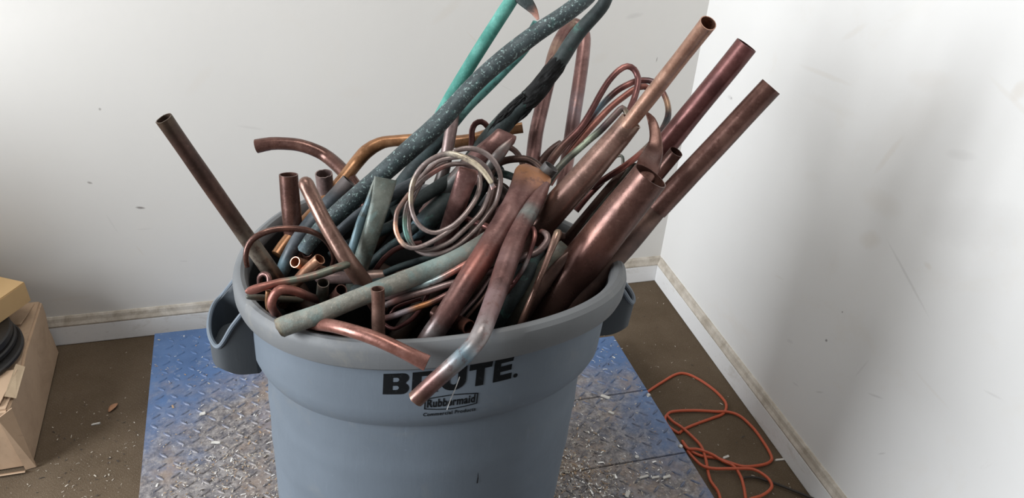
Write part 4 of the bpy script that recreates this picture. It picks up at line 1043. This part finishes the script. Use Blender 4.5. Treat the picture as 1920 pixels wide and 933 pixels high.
# shadowed scrap deeper in the bin that fills the gaps
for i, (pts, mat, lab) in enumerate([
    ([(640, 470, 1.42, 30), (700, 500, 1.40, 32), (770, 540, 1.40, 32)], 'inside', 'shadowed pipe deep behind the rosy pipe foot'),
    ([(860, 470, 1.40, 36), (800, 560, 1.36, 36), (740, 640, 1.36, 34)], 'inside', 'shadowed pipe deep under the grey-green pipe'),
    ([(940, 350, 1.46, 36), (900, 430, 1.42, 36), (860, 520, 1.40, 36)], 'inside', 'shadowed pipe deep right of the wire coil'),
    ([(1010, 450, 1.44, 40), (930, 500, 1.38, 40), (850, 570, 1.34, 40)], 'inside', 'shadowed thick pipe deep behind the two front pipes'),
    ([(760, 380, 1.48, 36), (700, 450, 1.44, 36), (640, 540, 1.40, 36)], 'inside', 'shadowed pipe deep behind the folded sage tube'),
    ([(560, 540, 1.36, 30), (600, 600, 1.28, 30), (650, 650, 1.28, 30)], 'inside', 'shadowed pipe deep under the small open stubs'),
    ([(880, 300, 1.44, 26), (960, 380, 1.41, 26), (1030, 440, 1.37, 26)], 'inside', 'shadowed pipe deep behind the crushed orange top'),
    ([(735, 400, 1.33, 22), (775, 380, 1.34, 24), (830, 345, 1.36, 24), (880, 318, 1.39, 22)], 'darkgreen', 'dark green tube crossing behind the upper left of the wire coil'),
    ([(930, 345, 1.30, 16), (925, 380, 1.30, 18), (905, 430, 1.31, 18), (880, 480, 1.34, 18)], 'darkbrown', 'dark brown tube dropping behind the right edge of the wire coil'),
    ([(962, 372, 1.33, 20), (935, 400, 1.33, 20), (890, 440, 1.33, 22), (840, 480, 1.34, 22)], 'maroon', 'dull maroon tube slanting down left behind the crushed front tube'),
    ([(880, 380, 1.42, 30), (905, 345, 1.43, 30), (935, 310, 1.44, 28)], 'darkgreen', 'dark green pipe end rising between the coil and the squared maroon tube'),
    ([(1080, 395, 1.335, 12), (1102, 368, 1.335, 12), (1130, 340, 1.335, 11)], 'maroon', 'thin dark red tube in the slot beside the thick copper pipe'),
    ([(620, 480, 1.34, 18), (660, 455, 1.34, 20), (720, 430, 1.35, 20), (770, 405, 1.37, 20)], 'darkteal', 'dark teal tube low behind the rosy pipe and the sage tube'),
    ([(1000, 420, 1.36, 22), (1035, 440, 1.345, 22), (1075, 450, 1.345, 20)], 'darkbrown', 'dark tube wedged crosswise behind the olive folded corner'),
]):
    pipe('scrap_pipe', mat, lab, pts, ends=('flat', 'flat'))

# ------------------------------------------------------------------ boxes and discs at left
def rbox(name, corners, z0, z1, mat, bev, parent=None, jit=.0, sub=0):
    """corners: 4 plan points"""
    rnd = random.Random(5)
    vs = [Vector((x, y, z0)) for x, y in corners] + [Vector((x, y, z1)) for x, y in corners]
    bm = bmesh.new()
    b = [bm.verts.new(v) for v in vs]
    for f in ((3, 2, 1, 0), (4, 5, 6, 7), (0, 1, 5, 4), (1, 2, 6, 5), (2, 3, 7, 6), (3, 0, 4, 7)):
        bm.faces.new([b[i] for i in f])
    bmesh.ops.bevel(bm, geom=bm.edges[:], offset=bev, segments=2, affect='EDGES')
    if sub:
        bmesh.ops.subdivide_edges(bm, edges=bm.edges[:], cuts=sub, use_grid_fill=True)
        for v in bm.verts:
            n = Vector((math.sin(v.co.y*23+v.co.z*31), math.sin(v.co.x*29+v.co.z*17), math.sin(v.co.x*19+v.co.y*27)))
            if v.co.z > z0+.01:
                v.co += n*jit + Vector([rnd.uniform(-1, 1) for _ in range(3)])*jit*.15
    me = bpy.data.meshes.new(name)
    bm.to_mesh(me)
    bm.free()
    me.shade_smooth()
    me.set_sharp_from_angle(angle=math.radians(30))
    return link(name, me, mat, parent)
cb = empty('cardboard_box', (-.99, 1.78, 0))
tag(cb, 'battered tan cardboard box on the floor at the left, against the back wall', 'box')
def sub_(o):
    o.location = -o.parent.location
    return o
sub_(rbox('carton', [(-1.25, 1.545), (-.775, 1.56), (-.815, 2.02), (-1.25, 2.03)], .001, .198, MT['card'], .006, cb, .004, 3))
# folded front flap ridge, tape and torn flap edges
def plate3(name, pts, th, mat, parent):
    n = (pts[1]-pts[0]).cross(pts[2]-pts[0]).normalized()*th
    k2 = len(pts)
    vs = [p-parent.location for p in pts] + [p+n-parent.location for p in pts]
    fs = [tuple(range(k2)), tuple(range(2*k2-1, k2-1, -1))] + [(i, (i+1) % k2, k2+(i+1) % k2, k2+i) for i in range(k2)]
    return link(name, mesh(name, vs, fs, False), mat, parent)
V3 = Vector
plate3('side_flap', [V3((-.790, 1.553, .002)), V3((-.766, 1.556, .004)), V3((-.772, 1.566, .200)), V3((-.802, 1.551, .185))], .004, MT['card'], cb)
plate3('top_flap', [V3((-1.2, 1.56, .2035)), V3((-.800, 1.572, .2035)), V3((-.792, 1.70, .206)), V3((-1.2, 1.70, .2035))], .003, MT['card'], cb)
plate3('top_flap', [V3((-1.2, 2.01, .2035)), V3((-.826, 2.00, .2035)), V3((-.836, 1.90, .208)), V3((-1.2, 1.88, .2035))], .003, MT['card'], cb)
plate3('tape_strip', [V3((-1.2, 1.5405, .10)), V3((-.86, 1.5445, .10)), V3((-.86, 1.5425, .15)), V3((-1.2, 1.5375, .15))], .0008, MT['tape'], cb)
plate3('tape_strip', [V3((-.772, 1.60, .198)), V3((-.782, 1.72, .198)), V3((-.800, 1.72, .211)), V3((-.795, 1.60, .209))], .0008, MT['tape'], cb)
plate3('bottom_flap', [V3((-1.1, 1.546, .002)), V3((-.79, 1.548, .002)), V3((-.785, 1.535, .012)), V3((-1.1, 1.53, .012))], .003, MT['card'], cb)

def disc(z0, cx, cy, r, th, label, name):
    prof = [(0, 0), (r-.004, 0), (r, .003), (r, th-.003), (r-.004, th), (r*.55, th), (r*.52, th-.006), (r*.2, th-.006), (r*.18, th), (0, th)]
    n = 64
    vs, fs = [], []
    for rr, z in prof:
        for i in range(n):
            vs.append((rr*math.cos(2*math.pi*i/n), rr*math.sin(2*math.pi*i/n), z))
    for a in range(len(prof)-1):
        for i in range(n):
            fs.append((a*n+i, a*n+(i+1) % n, (a+1)*n+(i+1) % n, (a+1)*n+i))
    o = link(name, mesh(name, vs, fs, True, 35), MT['black'], None, (cx, cy, z0))
    tag(o, label, 'disc', 'black discs stacked on the cardboard box')
disc(.2105, -.962, 1.77, .165, .014, 'lowest and widest black disc lying on the cardboard box', 'black_disc')
disc(.2250, -.965, 1.785, .152, .016, 'middle black disc of the stack on the cardboard box', 'black_disc')
disc(.2415, -.968, 1.79, .148, .022, 'top black disc directly under the small kraft box', 'black_disc')
kb = empty('small_box', (-.93, 1.92, .264))
tag(kb, 'small golden-brown kraft box lying on top of the black discs', 'box')
a_, b_ = Vector((-.800, 1.925)), Vector((-.905, 1.735))
e1 = (b_-a_)
e2 = Vector((-e1.y, e1.x)).normalized()*-.22
if e2.x > 0: e2 = -e2
cs = [a_, b_, b_+e2, a_+e2]
sub_(rbox('carton', [(c.x, c.y) for c in cs], .2645, .326, MT['kraft'], .0015, kb, .0006, 1))
plate3('lid_flap', [V3((cs[0].x-.002, cs[0].y-.0, .3275)), V3((cs[1].x, cs[1].y+.002, .3275)), V3((cs[2].x, cs[2].y, .3275)), V3((cs[3].x, cs[3].y, .3275))], .0015, MT['kraft'], kb)

# ------------------------------------------------------------------ cords
def floor_cord(name, strands, r, mat, label, z=None):
    V, Fc = [], []
    for si, sgm in enumerate(strands):
        pts = [PZ(x, y, (z or r)+si*.0035*(1 if 0 < i < len(sgm)-1 else .3)) for i, (x, y) in enumerate(sgm)]
        S = [Vector(p) for p in smooth_pts([list(p) for p in pts], 7)]
        n = 8
        b = len(V)
        for i, c in enumerate(S):
            T = (S[min(i+1, len(S)-1)]-S[max(i-1, 0)]).normalized()
            a = T.cross(Vector((0, 0, 1))).normalized()
            bb = a.cross(T)
            for q in range(n):
                an = 2*math.pi*q/n
                V.append(c+a*r*math.cos(an)+bb*r*math.sin(an))
        for i in range(len(S)-1):
            for q in range(n):
                Fc.append((b+i*n+q, b+i*n+(q+1) % n, b+(i+1)*n+(q+1) % n, b+(i+1)*n+q))
        Fc += [tuple(b+q for q in range(n)), tuple(b+(len(S)-1)*n+q for q in range(n))]
    org = Vector((sum(v.x for v in V)/len(V), sum(v.y for v in V)/len(V), 0))
    o = link(name, mesh(name, [v-org for v in V], Fc), mat, None, org)
    tag(o, label, 'cord')
floor_cord('extension_cord', [
    [(1206, 741), (1220, 730), (1240, 717), (1266, 702), (1285, 700), (1309, 710), (1337, 729), (1356, 748), (1362, 761), (1356, 775), (1337, 783), (1309, 793), (1285, 803), (1273, 812)],
    [(1273, 812), (1255, 800), (1247, 787), (1250, 778), (1262, 771), (1301, 769), (1342, 771), (1366, 772), (1388, 780), (1413, 803), (1434, 832), (1446, 854), (1445, 864), (1429, 871), (1396, 874), (1369, 867), (1342, 858), (1315, 854), (1293, 843), (1279, 826)],
    [(1250, 778), (1262, 790), (1280, 802), (1301, 821), (1315, 837), (1323, 859), (1328, 886), (1333, 902), (1345, 919), (1350, 934), (1352, 960)],
    [(1279, 826), (1289, 840), (1309, 842), (1334, 851), (1356, 864), (1375, 873), (1388, 891), (1394, 910), (1398, 934), (1400, 960)],
    [(1289, 845), (1304, 862), (1320, 874), (1342, 878), (1369, 878), (1410, 879), (1434, 891), (1446, 905), (1445, 916), (1429, 928), (1405, 936), (1380, 950)]], .0042, MT['cordo'], 'tangled orange extension cord on the carpet beside the blue platform')
floor_cord('power_cord', [[(1392, 897), (1400, 894), (1420, 895), (1442, 902), (1480, 916), (1530, 937), (1580, 965)]], .0035, MT['cordb'], 'thin black cord on the carpet crossing the orange cord near the right wall', z=.0125)

# ------------------------------------------------------------------ litter
def flakes(name, n, fn, mat, smin, smax, label, cat, zb, seed, curl=.5):
    rnd = random.Random(seed)
    V, Fc = [], []
    c = 0
    tries = 0
    while c < n and tries < n*40:
        tries += 1
        p = fn(rnd)
        if p is None: continue
        x, y = p
        L = rnd.uniform(smin, smax)*(1.8 if rnd.random() < .08 else 1)
        W = L*rnd.uniform(.12, .4)
        a = rnd.uniform(0, math.pi)
        til = rnd.uniform(-.5, .5)*curl
        lift = rnd.uniform(.0006, .0035)
        b = len(V)
        ca, sa = math.cos(a), math.sin(a)
        for u, v2, zz in ((-1, -1, 0), (0, -1, .35), (1, -1, 0), (1, 1, 0), (0, 1, .35), (-1, 1, 0)):
            lx, ly = u*L/2, v2*W/2
            V.append((x+lx*ca-ly*sa, y+lx*sa+ly*ca, max(zb+.0004, zb+lift+zz*L*.4*curl+lx*til*.5)))
        Fc += [(b, b+1, b+4, b+5), (b+1, b+2, b+3, b+4)]
        c += 1
    o = link(name, mesh(name, V, Fc, False), mat)
    tag(o, label, cat, kind='stuff')
def on_deck(rnd):
    x, y = rnd.uniform(-.52, .88), rnd.uniform(.5, 1.97)
    if x > .158 and y > 1.71: return None
    if x < -.525+(2.0-y)*.07: return None
    dx, dy = x-.135, y-1.07
    r = math.hypot(dx, dy)
    if r < .27: return None
    px, py = proj((x, y, PLZ))
    if not (-40 < px < 1960 and py < 990): return None
    clump = .5+.5*math.sin(x*17+2*math.sin(y*11))*math.sin(y*19+math.sin(x*23))
    pr = max(.03, min(1, 1.1-(r-.27)/.40))*(.25+1.0*clump**2)
    return (x, y) if rnd.random() < pr else None
def on_floor(rnd):
    x, y = rnd.uniform(-1.0, 1.15), rnd.uniform(.8, 2.03)
    if -.535 < x < .895 and y < (2.0 if x < .16 else 1.725): return None
    if x < -.76 and y > 1.5: return None
    pr = .10 if x > .85 else max(.05, 1-(abs(x+.58))/.25)*max(0.05, min(1, (1.85-y)/.35))
    return (x, y) if rnd.random() < pr else None
flakes('metal_shavings', 2600, on_deck, MT['shav_silver'], .0022, .0085, 'bright silver metal shavings scattered over the blue platform', 'shavings', PLZ, 1)
flakes('pale_shavings', 3200, on_deck, MT['shav_white'], .0022, .008, 'pale dusty shavings and crumbs scattered over the blue platform', 'shavings', PLZ, 2)
flakes('rusty_shavings', 4200, on_deck, MT['shav_tan'], .002, .007, 'tan and rust coloured shavings around the foot of the bin', 'shavings', PLZ, 3)
flakes('dark_crumbs', 2600, on_deck, MT['shav_dark'], .002, .006, 'dark crumbs of grit scattered over the blue platform', 'shavings', PLZ, 4)
flakes('floor_shavings', 520, on_floor, MT['shav_white'], .002, .0065, 'pale shavings scattered over the brown carpet around the platform', 'shavings', 0, 5)
flakes('floor_crumbs', 300, on_floor, MT['shav_dark'], .003, .008, 'dark crumbs scattered over the brown carpet', 'shavings', 0, 6)

def chip(px, py, z, L, W, ang, label, mat='chip', name='white_chip', cat='scrap', group=None):
    rnd = random.Random(int(px))
    out = [(-.5, -.5), (-.1, -.42), (.3, -.5), (.5, -.3), (.46, .2), (.5, .5), (.1, .4), (-.3, .5), (-.5, .15)]
    vs = [(x*L, y*W, .0006) for x, y in out] + [(x*L*.94, y*W*.9, .0035+.0006*math.sin(7*x)) for x, y in out]
    k2 = len(out)
    fs = [tuple(range(k2))[::-1], tuple(range(k2, 2*k2))] + [(i, (i+1) % k2, k2+(i+1) % k2, k2+i) for i in range(k2)]
    o = link(name, mesh(name, vs, fs, False), MT[mat], None, PZ(px, py, z))
    o.rotation_euler = (0, 0, ang)
    tag(o, label, cat, group)
chip(1135, 744, PLZ+.002, .028, .011, -.7, 'largest white chip on the right part of the blue platform, just below the seam')
chip(1146, 774, PLZ+.002, .018, .008, -.8, 'small white chip below the largest one on the right part of the platform')
chip(1207, 894, PLZ+.002, .028, .007, .1, 'left white strip of a row of three at the lower right of the platform')
chip(1229, 895, PLZ+.002, .022, .007, .0, 'middle white strip of a row of three at the lower right of the platform')
chip(1250, 894, PLZ+.002, .024, .009, .1, 'right white strip of a row of three at the lower right of the platform')
chip(1176, 927, PLZ+.002, .020, .012, .9, 'pale crumpled scrap at the bottom edge of the picture right of the bin')
chip(380, 776, PLZ+.002, .016, .012, .2, 'squarish white chip on the left part of the platform')
chip(405, 830, PLZ+.002, .024, .008, -.3, 'white sliver low on the left part of the platform')
chip(180, 795, 0, .022, .006, .1, 'white sliver on the carpet between the cardboard box and the platform')
chip(1462, 862, 0, .030, .007, -.1, 'white sliver on the carpet next to the right baseboard')
chip(1361, 857, .0, .022, .008, .2, 'pale scrap on the carpet inside the orange cord loop')
# dry leaf
lp = PZ(213, 765, .001)
vs, fs = [], []
NL = 12
for i in range(NL+1):
    t = i/NL
    wd = .0085*math.sin(math.pi*min(1, t*.95+.05))**.8
    x = (t-.5)*.036
    z = .002+.004*math.sin(math.pi*t)
    vs += [(x, -wd, z+.0015), (x, 0, z), (x, wd, z+.0015)]
for i in range(NL):
    for j in range(2):
        a = i*3+j
        fs.append((a, a+1, a+4, a+3))
o = link('dry_leaf', mesh('dry_leaf', vs, fs, True, 80), MT['leaf'], None, lp)
o.rotation_euler = (0, 0, 1.05)
md = o.modifiers.new('thick', 'SOLIDIFY')
md.thickness = .0006
tag(o, 'small dry orange-brown leaf on the carpet left of the platform', 'leaf')
